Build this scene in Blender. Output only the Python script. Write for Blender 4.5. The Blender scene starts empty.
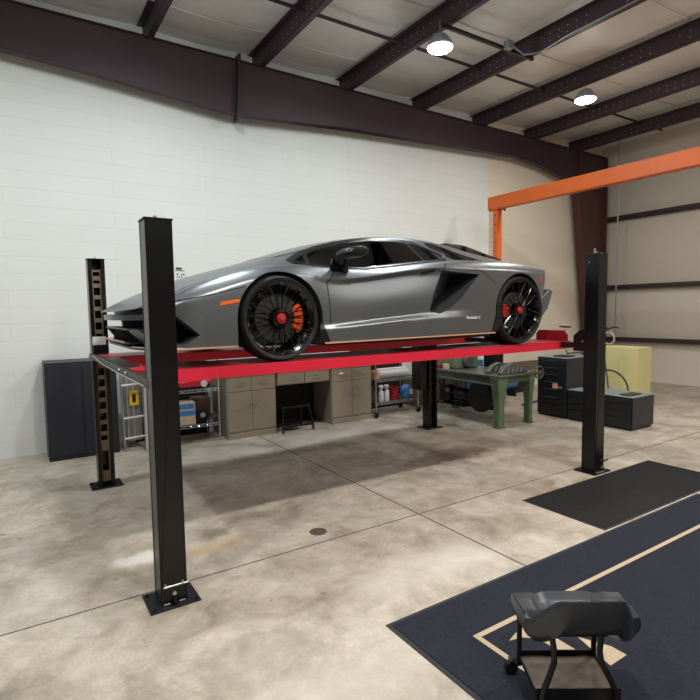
import bpy, bmesh, math, random
from mathutils import Vector, Matrix
random.seed(7)
PI=math.pi
COL=bpy.context.scene.collection
SC=bpy.context.scene
WL={}   # world location of each object's origin (no rotations are used on parents)

# ------------------------------------------------------------------ materials
def srgb(h):
    if isinstance(h,str):
        h=h.lstrip('#'); c=[int(h[i:i+2],16)/255 for i in (0,2,4)]
    else: c=list(h)
    return tuple(((v/12.92) if v<=.04045 else ((v+.055)/1.055)**2.4) for v in c)+(1,)
def mat(name,col,rough=.5,metal=0,noise=0,nscale=8,bump=0,bscale=60,spec=.5,coat=0,emit=None,es=0,alpha=1,coat_rough=.05):
    m=bpy.data.materials.new(name); m.use_nodes=True
    nt=m.node_tree; b=nt.nodes['Principled BSDF']
    c=srgb(col)
    b.inputs['Base Color'].default_value=c
    b.inputs['Roughness'].default_value=rough
    b.inputs['Metallic'].default_value=metal
    b.inputs['Specular IOR Level'].default_value=spec
    b.inputs['Coat Weight'].default_value=coat
    b.inputs['Coat Roughness'].default_value=coat_rough
    if alpha<1: b.inputs['Alpha'].default_value=alpha
    if emit: b.inputs['Emission Color'].default_value=srgb(emit); b.inputs['Emission Strength'].default_value=es
    if noise or bump:
        tc=nt.nodes.new('ShaderNodeTexCoord')
    if noise:
        n=nt.nodes.new('ShaderNodeTexNoise'); n.inputs['Scale'].default_value=nscale; n.inputs['Detail'].default_value=6
        nt.links.new(tc.outputs['Object'],n.inputs['Vector'])
        mx=nt.nodes.new('ShaderNodeMix'); mx.data_type='RGBA'
        mx.inputs[6].default_value=tuple(max(0,v*(1-noise)) for v in c[:3])+(1,)
        mx.inputs[7].default_value=tuple(min(1,v*(1+noise)) for v in c[:3])+(1,)
        nt.links.new(n.outputs['Fac'],mx.inputs[0]); nt.links.new(mx.outputs[2],b.inputs['Base Color'])
    if bump:
        n=nt.nodes.new('ShaderNodeTexNoise'); n.inputs['Scale'].default_value=bscale; n.inputs['Detail'].default_value=3
        nt.links.new(tc.outputs['Object'],n.inputs['Vector'])
        bp=nt.nodes.new('ShaderNodeBump'); bp.inputs['Strength'].default_value=bump; bp.inputs['Distance'].default_value=.01
        nt.links.new(n.outputs['Fac'],bp.inputs['Height']); nt.links.new(bp.outputs['Normal'],b.inputs['Normal'])
    return m
M={}
M['black_post']=mat('black_powder_coat','#0a0b0d',.27,0,.15,30,.03,240,spec=.4)
M['black_metal']=mat('black_metal','#121316',.4,.2)
M['slot_steel']=mat('worn_ladder_steel','#8d7b68',.5,.5,.3,14)
M['slot_dark']=mat('slot_dark','#101010',.8)
M['zinc']=mat('zinc_hardware','#b9bcc0',.3,.9)
M['cable']=mat('steel_cable','#c9c9c6',.4,.6)
M['beam_black']=mat('crossbeam_black','#141312',.45)
M['beam_dark']=mat('crossbeam_dark_paint','#3b3129',.4,.1,.2,10)
M['purple']=mat('maroon_primer_steel','#3a2830',.55,.0,.2,2.5)
M['purple_dark']=mat('maroon_primer_steel_dark','#33262e',.55,0,.2,3)
M['col_red']=mat('oxide_red_column','#4d2b28',.55,0,.18,2)
M['orange']=mat('orange_powder_coat','#d8641f',.45,0,.1,4)
M['dark_bolt']=mat('dark_bolt','#5a2022',.5,.3)
M['stainless']=mat('stainless_steel','#bfb5a4',.36,.55,.10,5)
M['stainless_edge']=mat('stainless_trim','#9a917f',.3,.9)
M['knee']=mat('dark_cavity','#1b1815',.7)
M['chrome']=mat('chrome_wire','#c4c8cc',.18,.95)
M['rubber']=mat('tyre_rubber','#17181b',.62,0,.1,40,spec=.35)
M['rim']=mat('gloss_black_rim','#08090b',.16,.3,spec=.7)
M['disc']=mat('brake_disc_steel','#4a4b4b',.45,.55)
M['caliper']=mat('orange_caliper','#e2571f',.4)
M['caliper_r']=mat('red_caliper','#c8301f',.4)
M['redcap']=mat('red_centre_lock','#c01f2a',.35,.3)
M['black_plastic']=mat('black_plastic','#0c0d10',.35,0)
M['black_gloss']=mat('black_gloss','#06070a',.1,0,spec=.7); M['black_satin']=mat('black_satin','#07080a',.38,0,spec=.35)
M['pocket']=mat('intake_black','#020203',.8,spec=.08)
M['amber']=mat('amber_lens','#e0662a',.25)
M['gold']=mat('pinstripe_copper','#d9a98c',.4,.3)
M['silver']=mat('silver_trim','#9a9ea2',.28,.8)
M['leather']=mat('orange_leather','#c2592b',.5)
M['cabin']=mat('cabin_black','#14151a',.6)
M['navy']=mat('dark_navy_cabinet','#23252e',.5,0,.1,4)
M['chest']=mat('black_toolchest','#15181d',.38,0,.1,8,spec=.5)
M['chest_side']=mat('black_toolchest_side','#26272b',.42)
M['chest_top']=mat('grey_rubber_liner','#7d858c',.5,0,.1,20)
M['green']=mat('machine_green','#62775a',.55,0,.25,9)
M['green_dark']=mat('machine_green_grimy','#4a5344',.6,0,.3,9)
M['iron']=mat('machined_iron','#6f706d',.42,.6,.2,12)
M['blue']=mat('blue_paint','#2f78b5',.4,0,.1,10)
M['seat']=mat('black_vinyl','#24292f',.30,0,.1,20,.05,150,spec=.55)
M['tray']=mat('worn_steel_tray','#6b5f52',.55,.25,.45,16)
M['card']=mat('brown_cardboard','#7d6250',.85,0,.15,12)
M['card_pale']=mat('pale_cardboard','#cdb79c',.85,0,.15,12)
M['bluetape']=mat('blue_tape','#3d86cc',.6)
M['whiteplast']=mat('white_plastic','#e2e4e6',.45)
M['redplast']=mat('red_plastic','#a81c26',.4)
M['redbright']=mat('red_toy_paint','#d01f30',.35)
M['alu']=mat('aluminium','#b4b8ba',.35,.7,.1,10)
M['alu_grey']=mat('dull_aluminium_panel','#8f8e8a',.5,.4,.2,8)
M['white_paint']=mat('white_tube','#dcdfe0',.45)
M['yellow']=mat('yellow_label','#e8c81e',.5)
M['cream']=mat('cream_panel','#cfc98f',.6)
M['wood']=mat('grimy_plank','#6d6656',.7,0,.2,6)
M['rug']=mat('mat_pile_navy','#2c2f38',.95,0,.45,60,.6,400,spec=.15)
M['rug2']=mat('mat_pile_black','#2a2b2c',.95,0,.4,50,.6,400,spec=.15)
M['rug_edge']=mat('mat_rubber_edge','#25262a',.7)
M['beige']=mat('mat_beige_print','#b8a58c',.9,0,.1,60)
M['groove']=mat('floor_joint','#5b5147',.95)
M['drain']=mat('drain_iron','#5a5349',.8,.2,.2,40)
M['conduit']=mat('grey_conduit','#8b8f93',.4,.6)
M['sticker']=mat('orange_white_sticker','#e9a996',.5)
M['lamp_body']=mat('lamp_housing','#a9b0b8',.4,.5)  # pale grey carries the lamp's own glow over the housing
M['lamp_lens']=mat('led_lens','#ffffff',.4,emit='#f2f8ff',es=26)

# car paint: satin metallic grey
def paint():
    m=mat('satin_grey_metallic','#7d8286',.33,.82,.0)
    nt=m.node_tree;b=nt.nodes['Principled BSDF']
    tc=nt.nodes.new('ShaderNodeTexCoord'); n=nt.nodes.new('ShaderNodeTexNoise')
    n.inputs['Scale'].default_value=900; nt.links.new(tc.outputs['Object'],n.inputs['Vector'])
    mr=nt.nodes.new('ShaderNodeMapRange'); mr.inputs[3].default_value=.27; mr.inputs[4].default_value=.40
    nt.links.new(n.outputs['Fac'],mr.inputs[0]); nt.links.new(mr.outputs[0],b.inputs['Roughness'])
    return m
M['paint']=paint()
# red deck with raised tread
def red(name,col,rough,scale,strength,rx=False):
    m=mat(name,col,rough); nt=m.node_tree;b=nt.nodes['Principled BSDF']
    tc=nt.nodes.new('ShaderNodeTexCoord'); v=nt.nodes.new('ShaderNodeTexVoronoi'); v.inputs['Scale'].default_value=scale
    nt.links.new(tc.outputs['Object'],v.inputs['Vector'])
    bp=nt.nodes.new('ShaderNodeBump'); bp.inputs['Strength'].default_value=strength; bp.inputs['Distance'].default_value=.004
    nt.links.new(v.outputs['Distance'],bp.inputs['Height']); nt.links.new(bp.outputs['Normal'],b.inputs['Normal'])
    return m
M['red']=red('red_powder_coat','#d8203a',.42,90,.25)
M['red_tread']=red('red_tread_plate','#a81e2c',.36,38,.9)
def glass():
    m=bpy.data.materials.new('tinted_glass'); m.use_nodes=True; nt=m.node_tree; nt.nodes.clear()
    o=nt.nodes.new('ShaderNodeOutputMaterial'); t=nt.nodes.new('ShaderNodeBsdfTransparent'); t.inputs[0].default_value=(.13,.13,.14,1)
    g=nt.nodes.new('ShaderNodeBsdfGlossy'); g.inputs['Roughness'].default_value=.03; g.inputs[0].default_value=(.8,.8,.8,1)
    f=nt.nodes.new('ShaderNodeFresnel'); f.inputs[0].default_value=1.5
    mx=nt.nodes.new('ShaderNodeMixShader')
    nt.links.new(f.outputs[0],mx.inputs[0]); nt.links.new(t.outputs[0],mx.inputs[1]); nt.links.new(g.outputs[0],mx.inputs[2]); nt.links.new(mx.outputs[0],o.inputs[0])
    return m
M['glass']=glass()

def N(nt,t,**k):
    n=nt.nodes.new(t)
    for a,v in k.items(): setattr(n,a,v)
    return n
def floor_mat():
    m=bpy.data.materials.new('polished_concrete'); m.use_nodes=True; nt=m.node_tree; b=nt.nodes['Principled BSDF']; L=nt.links.new
    tc=N(nt,'ShaderNodeTexCoord')
    def noise(s,d=8,r=.6,dist=0):
        n=N(nt,'ShaderNodeTexNoise'); n.inputs['Scale'].default_value=s; n.inputs['Detail'].default_value=d; n.inputs['Roughness'].default_value=r; n.inputs['Distortion'].default_value=dist
        L(tc.outputs['Object'],n.inputs['Vector']); return n
    def ramp(src,pts):
        r=N(nt,'ShaderNodeValToRGB'); e=r.color_ramp.elements
        e[0].position=pts[0][0]; e[0].color=pts[0][1]; e[1].position=pts[-1][0]; e[1].color=pts[-1][1]
        for p,c in pts[1:-1]:
            x=e.new(p); x.color=c
        L(src,r.inputs[0]); return r
    n1=noise(2.1,12,.70,.5)
    base=ramp(n1.outputs['Fac'],[(.3,srgb('#8f8475')),(.43,srgb('#aca292')),(.55,srgb('#bfb6a8')),(.72,srgb('#cfc8bc'))])
    n2=noise(7,8,.7)
    mr=N(nt,'ShaderNodeMapRange'); mr.inputs[1].default_value=.3; mr.inputs[2].default_value=.7; mr.inputs[3].default_value=.76; mr.inputs[4].default_value=1.12; L(n2.outputs['Fac'],mr.inputs[0])
    mul=N(nt,'ShaderNodeMix',data_type='RGBA',blend_type='MULTIPLY'); mul.inputs[0].default_value=1
    L(base.outputs[0],mul.inputs[6]); L(mr.outputs[0],mul.inputs[7])
    cur=mul.outputs[2]
    nf=noise(70,4,.7); mf=N(nt,'ShaderNodeMapRange'); mf.inputs[1].default_value=.3; mf.inputs[2].default_value=.7; mf.inputs[3].default_value=.88; mf.inputs[4].default_value=1.08; L(nf.outputs['Fac'],mf.inputs[0])
    m3=N(nt,'ShaderNodeMix',data_type='RGBA',blend_type='MULTIPLY'); m3.inputs[0].default_value=1; L(cur,m3.inputs[6]); L(mf.outputs[0],m3.inputs[7]); cur=m3.outputs[2]
    # small dark scuffs
    n3=noise(16,2,.5,1.2); s=ramp(n3.outputs['Fac'],[(.70,(0,0,0,1)),(.735,(1,1,1,1))])
    n3b=noise(.8,2,.5); s2=ramp(n3b.outputs['Fac'],[(.45,(0,0,0,1)),(.6,(1,1,1,1))])
    mm=N(nt,'ShaderNodeMath',operation='MULTIPLY'); L(s.outputs[0],mm.inputs[0]); L(s2.outputs[0],mm.inputs[1])
    mm2=N(nt,'ShaderNodeMath',operation='MULTIPLY'); L(mm.outputs[0],mm2.inputs[0]); mm2.inputs[1].default_value=.55
    mx=N(nt,'ShaderNodeMix',data_type='RGBA'); mx.inputs[7].default_value=srgb('#4f463c'); L(mm2.outputs[0],mx.inputs[0]); L(cur,mx.inputs[6]); cur=mx.outputs[2]
    # located stains: (x,y,rx,ry,colour,strength)
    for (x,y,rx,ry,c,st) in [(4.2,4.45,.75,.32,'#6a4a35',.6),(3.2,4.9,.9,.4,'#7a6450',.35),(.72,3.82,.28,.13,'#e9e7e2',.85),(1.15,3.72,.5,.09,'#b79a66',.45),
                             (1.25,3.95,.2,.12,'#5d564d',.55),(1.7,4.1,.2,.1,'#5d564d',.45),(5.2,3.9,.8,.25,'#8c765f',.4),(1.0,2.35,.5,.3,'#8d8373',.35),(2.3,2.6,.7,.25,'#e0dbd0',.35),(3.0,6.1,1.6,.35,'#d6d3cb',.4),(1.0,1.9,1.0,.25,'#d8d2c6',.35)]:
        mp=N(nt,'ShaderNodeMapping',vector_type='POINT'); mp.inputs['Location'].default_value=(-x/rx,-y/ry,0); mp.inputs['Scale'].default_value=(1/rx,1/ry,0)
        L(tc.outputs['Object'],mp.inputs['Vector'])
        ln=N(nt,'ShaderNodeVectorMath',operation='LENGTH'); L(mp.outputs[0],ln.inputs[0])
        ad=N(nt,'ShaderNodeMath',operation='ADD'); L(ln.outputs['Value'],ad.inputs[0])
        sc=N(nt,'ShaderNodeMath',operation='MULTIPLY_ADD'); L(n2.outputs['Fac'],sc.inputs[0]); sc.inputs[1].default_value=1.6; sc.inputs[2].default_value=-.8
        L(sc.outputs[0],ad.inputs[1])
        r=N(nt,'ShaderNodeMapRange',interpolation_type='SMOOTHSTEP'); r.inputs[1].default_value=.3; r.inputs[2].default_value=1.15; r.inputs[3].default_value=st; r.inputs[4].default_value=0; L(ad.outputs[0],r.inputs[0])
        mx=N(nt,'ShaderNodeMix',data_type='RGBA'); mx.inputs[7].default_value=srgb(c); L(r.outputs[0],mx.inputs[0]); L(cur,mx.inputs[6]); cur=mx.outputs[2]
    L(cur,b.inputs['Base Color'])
    rr=N(nt,'ShaderNodeMapRange'); rr.inputs[3].default_value=.38; rr.inputs[4].default_value=.7; L(n1.outputs['Fac'],rr.inputs[0]); L(rr.outputs[0],b.inputs['Roughness'])
    b.inputs['Specular IOR Level'].default_value=.35
    bp=N(nt,'ShaderNodeBump'); bp.inputs['Strength'].default_value=.12; bp.inputs['Distance'].default_value=.004; L(n2.outputs['Fac'],bp.inputs['Height']); L(bp.outputs[0],b.inputs['Normal'])
    return m
def wall_mat(name,axis,c1,c2=None,split=8.2):
    """painted concrete block: courses .2 m, blocks .4 m; axis = 0 (runs along x) or 1"""
    m=bpy.data.materials.new(name); m.use_nodes=True; nt=m.node_tree; b=nt.nodes['Principled BSDF']; L=nt.links.new
    tc=N(nt,'ShaderNodeTexCoord'); sp=N(nt,'ShaderNodeSeparateXYZ'); L(tc.outputs['Object'],sp.inputs[0])
    cb=N(nt,'ShaderNodeCombineXYZ'); L(sp.outputs[axis],cb.inputs[0]); L(sp.outputs[2],cb.inputs[1])
    br=N(nt,'ShaderNodeTexBrick'); br.inputs['Scale'].default_value=1; br.inputs['Brick Width'].default_value=2.44; br.inputs['Row Height'].default_value=.2032
    br.inputs['Mortar Size'].default_value=.004; br.inputs['Mortar Smooth'].default_value=.4; L(cb.outputs[0],br.inputs['Vector'])
    br.inputs['Color1'].default_value=(1,1,1,1); br.inputs['Color2'].default_value=(.99,.99,.99,1); br.inputs['Mortar'].default_value=(.90,.895,.885,1)
    n=N(nt,'ShaderNodeTexNoise'); n.inputs['Scale'].default_value=1.3; n.inputs['Detail'].default_value=5; L(tc.outputs['Object'],n.inputs['Vector'])
    mr=N(nt,'ShaderNodeMapRange'); mr.inputs[3].default_value=.95; mr.inputs[4].default_value=1.04; L(n.outputs['Fac'],mr.inputs[0])
    mul=N(nt,'ShaderNodeMix',data_type='RGBA',blend_type='MULTIPLY'); mul.inputs[0].default_value=1
    if c2:
        st=N(nt,'ShaderNodeMath',operation='GREATER_THAN'); st.inputs[1].default_value=split; L(sp.outputs[0],st.inputs[0])
        cm=N(nt,'ShaderNodeMix',data_type='RGBA'); cm.inputs[6].default_value=srgb(c1); cm.inputs[7].default_value=srgb(c2); L(st.outputs[0],cm.inputs[0]); L(cm.outputs[2],mul.inputs[6])
    else: mul.inputs[6].default_value=srgb(c1)
    L(br.outputs['Color'],mul.inputs[7])
    m2=N(nt,'ShaderNodeMix',data_type='RGBA',blend_type='MULTIPLY'); m2.inputs[0].default_value=1; L(mul.outputs[2],m2.inputs[6]); L(mr.outputs[0],m2.inputs[7]); L(m2.outputs[2],b.inputs['Base Color'])
    b.inputs['Roughness'].default_value=.6
    bp=N(nt,'ShaderNodeBump'); bp.inputs['Strength'].default_value=.15; bp.inputs['Distance'].default_value=.004; L(br.outputs['Fac'],bp.inputs['Height']); bp.invert=True; L(bp.outputs[0],b.inputs['Normal'])
    return m
def purlin_mat():
    m=mat('purlin_primer_with_holes','#3f2c36',.5,0); nt=m.node_tree; b=nt.nodes['Principled BSDF']; L=nt.links.new
    tc=N(nt,'ShaderNodeTexCoord'); sp=N(nt,'ShaderNodeSeparateXYZ'); L(tc.outputs['Object'],sp.inputs[0])
    def mth(op,a,bv=None,b2=None):
        x=N(nt,'ShaderNodeMath',operation=op)
        if isinstance(a,(int,float)): x.inputs[0].default_value=a
        else: L(a,x.inputs[0])
        if bv is not None:
            if isinstance(bv,(int,float)): x.inputs[1].default_value=bv
            else: L(bv,x.inputs[1])
        if b2 is not None: x.inputs[2].default_value=b2
        return x.outputs[0]
    fy=mth('SUBTRACT',mth('FRACT',mth('MULTIPLY',sp.outputs[1],1/.13)),.5)
    dy=mth('MULTIPLY',fy,.13)
    tot=None
    for z0 in (.06,.145):
        dz=mth('SUBTRACT',sp.outputs[2],z0)
        d=mth('SQRT',mth('ADD',mth('MULTIPLY',dy,dy),mth('MULTIPLY',dz,dz)))
        k=mth('LESS_THAN',d,.0065)
        tot=k if tot is None else mth('MAXIMUM',tot,k)
    n=N(nt,'ShaderNodeTexNoise'); n.inputs['Scale'].default_value=1.1; L(tc.outputs['Object'],n.inputs['Vector'])
    g=mth('GREATER_THAN',n.outputs['Fac'],.46)
    tot=mth('MULTIPLY',tot,g)
    mx=N(nt,'ShaderNodeMix',data_type='RGBA'); mx.inputs[6].default_value=srgb('#3a2831'); mx.inputs[7].default_value=srgb('#c9bfbd'); L(tot,mx.inputs[0]); L(mx.outputs[2],b.inputs['Base Color'])
    return m
def roof_mat():
    m=bpy.data.materials.new('vinyl_faced_insulation'); m.use_nodes=True; nt=m.node_tree; b=nt.nodes['Principled BSDF']; L=nt.links.new
    tc=N(nt,'ShaderNodeTexCoord'); mp=N(nt,'ShaderNodeMapping'); mp.inputs['Scale'].default_value=(.5,2.2,1); L(tc.outputs['Object'],mp.inputs[0])
    n=N(nt,'ShaderNodeTexNoise'); n.inputs['Scale'].default_value=1.6; n.inputs['Detail'].default_value=4; L(mp.outputs[0],n.inputs['Vector'])
    r=N(nt,'ShaderNodeMix',data_type='RGBA'); r.inputs[6].default_value=srgb('#c2c0bb'); r.inputs[7].default_value=srgb('#dddad4'); L(n.outputs['Fac'],r.inputs[0]); L(r.outputs[2],b.inputs['Base Color'])
    b.inputs['Roughness'].default_value=.5
    bp=N(nt,'ShaderNodeBump'); bp.inputs['Strength'].default_value=.5; bp.inputs['Distance'].default_value=.05; L(n.outputs['Fac'],bp.inputs['Height']); L(bp.outputs[0],b.inputs['Normal'])
    return m
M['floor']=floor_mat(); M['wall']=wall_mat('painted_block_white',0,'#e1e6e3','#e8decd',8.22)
M['wall_side']=wall_mat('painted_block_side',1,'#d8d2c6'); M['metal_wall']=mat('pale_metal_siding','#cfc8bc',.5); M['far_wall']=mat('dull_siding','#77726b',.6)
M['purlin']=purlin_mat(); M['roof']=roof_mat()

# ------------------------------------------------------------------ object helpers
def link(o,parent=None,wl=None):
    COL.objects.link(o)
    if parent is not None: o.parent=parent; WL[o.name]=WL[parent.name]
    else: WL[o.name]=Vector(wl or (0,0,0)); o.location=WL[o.name]
    return o
def thing(name,label,cat,loc,group=None):
    o=bpy.data.objects.new(name,None); o.empty_display_size=.1; link(o,None,loc)
    o['label']=label; o['category']=cat
    if group:o['group']=group
    return o
def tag(o,label,cat,group=None):
    o['label']=label;o['category']=cat
    if group:o['group']=group
    return o
class MB:
    def __init__(s): s.v=[];s.f=[];s.mi=[];s.sm=[];s.X=None;s.cur=0
    def add(s,vs,fs,smooth=False):
        o=len(s.v)
        for p in vs:
            p=Vector(p); s.v.append(s.X@p if s.X is not None else p)
        for f in fs: s.f.append([i+o for i in f]); s.mi.append(s.cur); s.sm.append(smooth)
        return s
    def box(s,x0,x1,y0,y1,z0,z1):
        v=[(x,y,z) for z in (z0,z1) for y in (y0,y1) for x in (x0,x1)]
        return s.add(v,[(0,2,3,1),(4,5,7,6),(0,1,5,4),(2,6,7,3),(0,4,6,2),(1,3,7,5)])
    def prism(s,poly,axis,a,b):
        """poly in the two other axes (cyclic order: axis 0->(y,z), 1->(x,z), 2->(x,y))"""
        n=len(poly)
        def mk(p,t): return {0:(t,p[0],p[1]),1:(p[0],t,p[1]),2:(p[0],p[1],t)}[axis]
        v=[mk(p,a) for p in poly]+[mk(p,b) for p in poly]
        f=[list(range(n)),list(range(2*n-1,n-1,-1))]+[(i,i+n,(i+1)%n+n,(i+1)%n) for i in range(n)]
        return s.add(v,f)
    def cyl(s,p0,p1,r,r2=None,n=16,cap=True):
        return s.tube([p0,p1],[r,r if r2 is None else r2],n,cap)
    def tube(s,path,r,n=10,cap=True):
        P=[Vector(p) for p in path]; R=r if isinstance(r,(list,tuple)) else [r]*len(P)
        vs=[];fs=[]; up=None
        for i,p in enumerate(P):
            t=(P[min(i+1,len(P)-1)]-P[max(i-1,0)]).normalized()
            if up is None:
                up=Vector((0,0,1)) if abs(t.z)<.9 else Vector((1,0,0))
            a=t.cross(up).normalized(); b=t.cross(a).normalized(); up=-b if False else up
            for k in range(n):
                an=2*PI*k/n; vs.append(p+(a*math.cos(an)+b*math.sin(an))*R[i])
        for i in range(len(P)-1):
            for k in range(n):
                fs.append((i*n+k,i*n+(k+1)%n,(i+1)*n+(k+1)%n,(i+1)*n+k))
        s.add(vs,fs,True)
        if cap:
            s.add([vs[k] for k in range(n)],[list(range(n))[::-1]]); s.add([vs[(len(P)-1)*n+k] for k in range(n)],[list(range(n))])
        return s
    def lathe(s,prof,c,axis='z',n=32,smooth=True,closed=False):
        """prof: (r, h) pairs around axis through c"""
        c=Vector(c); ax={'x':(Vector((1,0,0)),Vector((0,1,0)),Vector((0,0,1))),'y':(Vector((0,1,0)),Vector((0,0,1)),Vector((1,0,0))),'z':(Vector((0,0,1)),Vector((1,0,0)),Vector((0,1,0)))}[axis]
        vs=[];fs=[]
        for r,h in prof:
            for k in range(n):
                a=2*PI*k/n; vs.append(c+ax[0]*h+(ax[1]*math.cos(a)+ax[2]*math.sin(a))*r)
        m=len(prof)
        for i in range(m if closed else m-1):
            j=(i+1)%m
            for k in range(n): fs.append((i*n+k,i*n+(k+1)%n,j*n+(k+1)%n,j*n+k))
        s.add(vs,fs,smooth)
        if not closed:
            if prof[0][0]>1e-6: s.add(vs[:n],[list(range(n))[::-1]])
            if prof[-1][0]>1e-6: s.add(vs[-n:],[list(range(n))])
        return s
    def build(s,name,material,parent=None,bevel=0,wl=None,solid=0,sub=0,angle=35):
        me=bpy.data.meshes.new(name)
        base=WL[parent.name] if parent is not None else Vector(wl or (0,0,0))
        me.from_pydata([v-base for v in s.v],[],s.f)
        mats=material if isinstance(material,(list,tuple)) else [material]
        for m in mats: me.materials.append(m)
        for i,p in enumerate(me.polygons): p.material_index=s.mi[i]; p.use_smooth=True
        bm=bmesh.new(); bm.from_mesh(me); bmesh.ops.remove_doubles(bm,verts=bm.verts,dist=1e-5); bmesh.ops.recalc_face_normals(bm,faces=bm.faces); bm.to_mesh(me); bm.free()
        try: me.set_sharp_from_angle(angle=math.radians(angle))
        except Exception: pass
        o=bpy.data.objects.new(name,me); link(o,parent,base if parent is None else None)
        if bevel:
            b=o.modifiers.new('b','BEVEL'); b.width=bevel; b.segments=2; b.limit_method='ANGLE'; b.angle_limit=math.radians(40)
        if solid:
            b=o.modifiers.new('s','SOLIDIFY'); b.thickness=solid; b.offset=-1
        if sub:
            b=o.modifiers.new('u','SUBSURF'); b.levels=b.render_levels=sub
        return o
def struct(o,lab=None):
    o['kind']='structure'
    return o
def copy_tree(o,delta,parent=None,label=None):
    c=o.copy(); COL.objects.link(c)
    if parent is None: c.location=Vector(o.location)+Vector(delta); WL[c.name]=WL[o.name]+Vector(delta)
    else: c.parent=parent; WL[c.name]=WL[parent.name]
    if label: c['label']=label
    for ch in [x for x in bpy.data.objects if x.parent==o]: copy_tree(ch,delta,c)
    return c
def B(*a): return MB().box(*a)

# ------------------------------------------------------------------ setting
YB=7.5; XL=-5.5; XR=12.15; YF=-8.5; ZR=5.50
struct(B(XL,XR,YF,YB,-.1,0).build('floor',M['floor']))
struct(B(XL-.2,XR+.2,YB,YB+.2,-.1,ZR+.1).build('wall_back',M['wall']))
struct(B(XL-.2,XR+.2,YF-.2,YF,-.1,ZR+.1).build('wall_front',M['far_wall']))
struct(B(XL-.2,XL,YF,YB,-.1,ZR+.1).build('wall_left',M['far_wall']))
struct(B(XR,XR+.2,YF,YB,-.1,ZR+.1).build('wall_right',M['metal_wall']))
# ceiling insulation: gently sagging between the purlins
PX=[1.58-1.53*4+1.53*i for i in range(0,12)]
PXs=[1.58,3.11,4.62,6.15,7.66,9.18,10.72]
PXA=[1.58-1.53*k for k in (4,3,2,1)]+PXs
cb=MB(); nx=int((XR-XL)/.17); ny=40; vs=[];fs=[]
for i in range(nx+1):
    x=XL+(XR-XL)*i/nx
    ph=((x-1.58)/1.523)%1; sag=.035*math.sin(PI*ph)**.8
    for j in range(ny+1):
        y=YF+(YB-YF)*j/ny; vs.append((x,y,ZR-sag))
for i in range(nx):
    for j in range(ny): a=i*(ny+1)+j; fs.append((a,a+1,a+ny+2,a+ny+1))
cb.add(vs,fs,True); nv=len(vs)
cb.box(XL,XR,YF,YB,ZR+.05,ZR+.12)
struct(cb.build('ceiling',M['roof'],angle=80))
# seam tapes in the roof lining
for y in (6.78,5.2,3.6,2.0):
    s=MB()
    pts=[(x,y,ZR-.035*math.sin(PI*(((x-1.58)/1.523)%1))**.8-.012) for x in [XL+.2+i*.19 for i in range(int((XR-XL-.4)/.19))]]
    s.tube(pts,.011,6); struct(s.build('trim_1',M['roof']))
# purlins
first=None
for i,x in enumerate(PXA):
    z=5.245-.008*(x-1.58)
    h=ZR-z-.0
    if first is None:
        p=MB(); y0=YF+.05; y1=YB-.03
        p.box(0,.006,y0,y1,0,.232); p.box(0,.075,y0,y1,0,.006); p.box(-.07,0,y0,y1,.226,.232); p.box(.069,.075,y0,y1,.006,.025)
        first=p.build('roof_purlin',M['purlin']); first.location=(x+.085,0,z); first['kind']='structure'; o=first
    else:
        o=first.copy(); COL.objects.link(o); o.location=(x+.085,0,z)
# rafter: tapered I section
RB=[(XL+.1,5.0),(.95,4.655),(2.82,4.49),(4.72,4.61),(7.95,4.725),(8.7,4.745),(9.6,4.66),(10.83,4.40)]
RT=[(11.95,5.165),(2.87,5.238),(XL+.1,5.27)]
ra=MB(); web=RB+[(11.9,4.40)]+RT
ra.prism(web,1,7.25,7.262)
fl=.012
for a,b in list(zip(RB[:-1],RB[1:]))+list(zip(RT[:-1],RT[1:])):
    ra.prism([a,b,(b[0],b[1]+fl),(a[0],a[1]+fl)],1,7.2,7.31)
o=ra.build('roof_rafter',M['purple']); o['kind']='structure'
sp=MB(); sp.prism([(2.82,4.41),(2.855,4.41),(2.905,5.32),(2.87,5.32)],1,7.17,7.33)
o=sp.build('rafter_splice_plate',M['purple_dark']); o['kind']='structure'
# column at the right end of the rafter
cm=MB(); LX=lambda z:10.81+(4.343-z)*(11.198-10.81)/(4.343-1.646)
cm.prism([(LX(0)+.02,0),(11.92,0),(11.9,5.16),(LX(4.45),4.45)],1,7.28,7.295)
cm.prism([(LX(0),0),(LX(0)+.02,0),(LX(4.5)+.02,4.5),(LX(4.5),4.5)],1,7.2,7.38)
cm.prism([(11.91,0),(11.93,0),(11.92,5.16),(11.90,5.16)],1,7.2,7.38)
cm.box(10.83,10.86,7.2,7.28,4.5,5.16)
o=cm.build('frame_column',M['col_red']); o['kind']='structure'
for z in (3.72,2.12,.9):
    g=MB(); g.box(12.0,12.145,YF+.1,7.4,z,z+.008); g.box(12.0,12.006,YF+.1,7.4,z,z+.1)
    o=g.build('wall_girt',M['purple_dark']); o['kind']='structure'
# bracing bars between purlins
b=MB(); b.box(2.2,11.6,5.83,5.87,5.37,5.376); b.box(2.2,11.6,5.83,5.836,5.33,5.376)
o=b.build('purlin_brace_bar',M['purple_dark']); o['kind']='structure'
# strut channel under the purlins with junction box and conduit
t=thing('ceiling_strut_channel','dark steel strut channel slung under the purlins near the ceiling lamp','strut',(5.5,4.94,5.16))
s=MB(); s.box(4.64,6.3,4.92,4.96,5.15,5.19); s.build('channel',M['black_metal'],t)
B(5.68,5.78,4.84,4.92,5.14,5.24).build('junction_box',M['conduit'],t,.004)
MB().tube([(5.78,4.86,5.19),(6.0,4.85,5.12),(6.15,4.7,5.13),(6.18,4.3,5.19),(6.19,3.2,5.2),(6.19,1.5,5.2)],.011).build('conduit',M['conduit'],t)
o=tag(MB().tube([(11.0,6.4,5.4),(11.0,6.4,3.9),(11.02,6.42,0.0)],.014).build('conduit',M['conduit'],wl=(11,6.4,0)),'thin grey vertical conduit dropping from the roof beside the maroon column','conduit')
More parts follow.
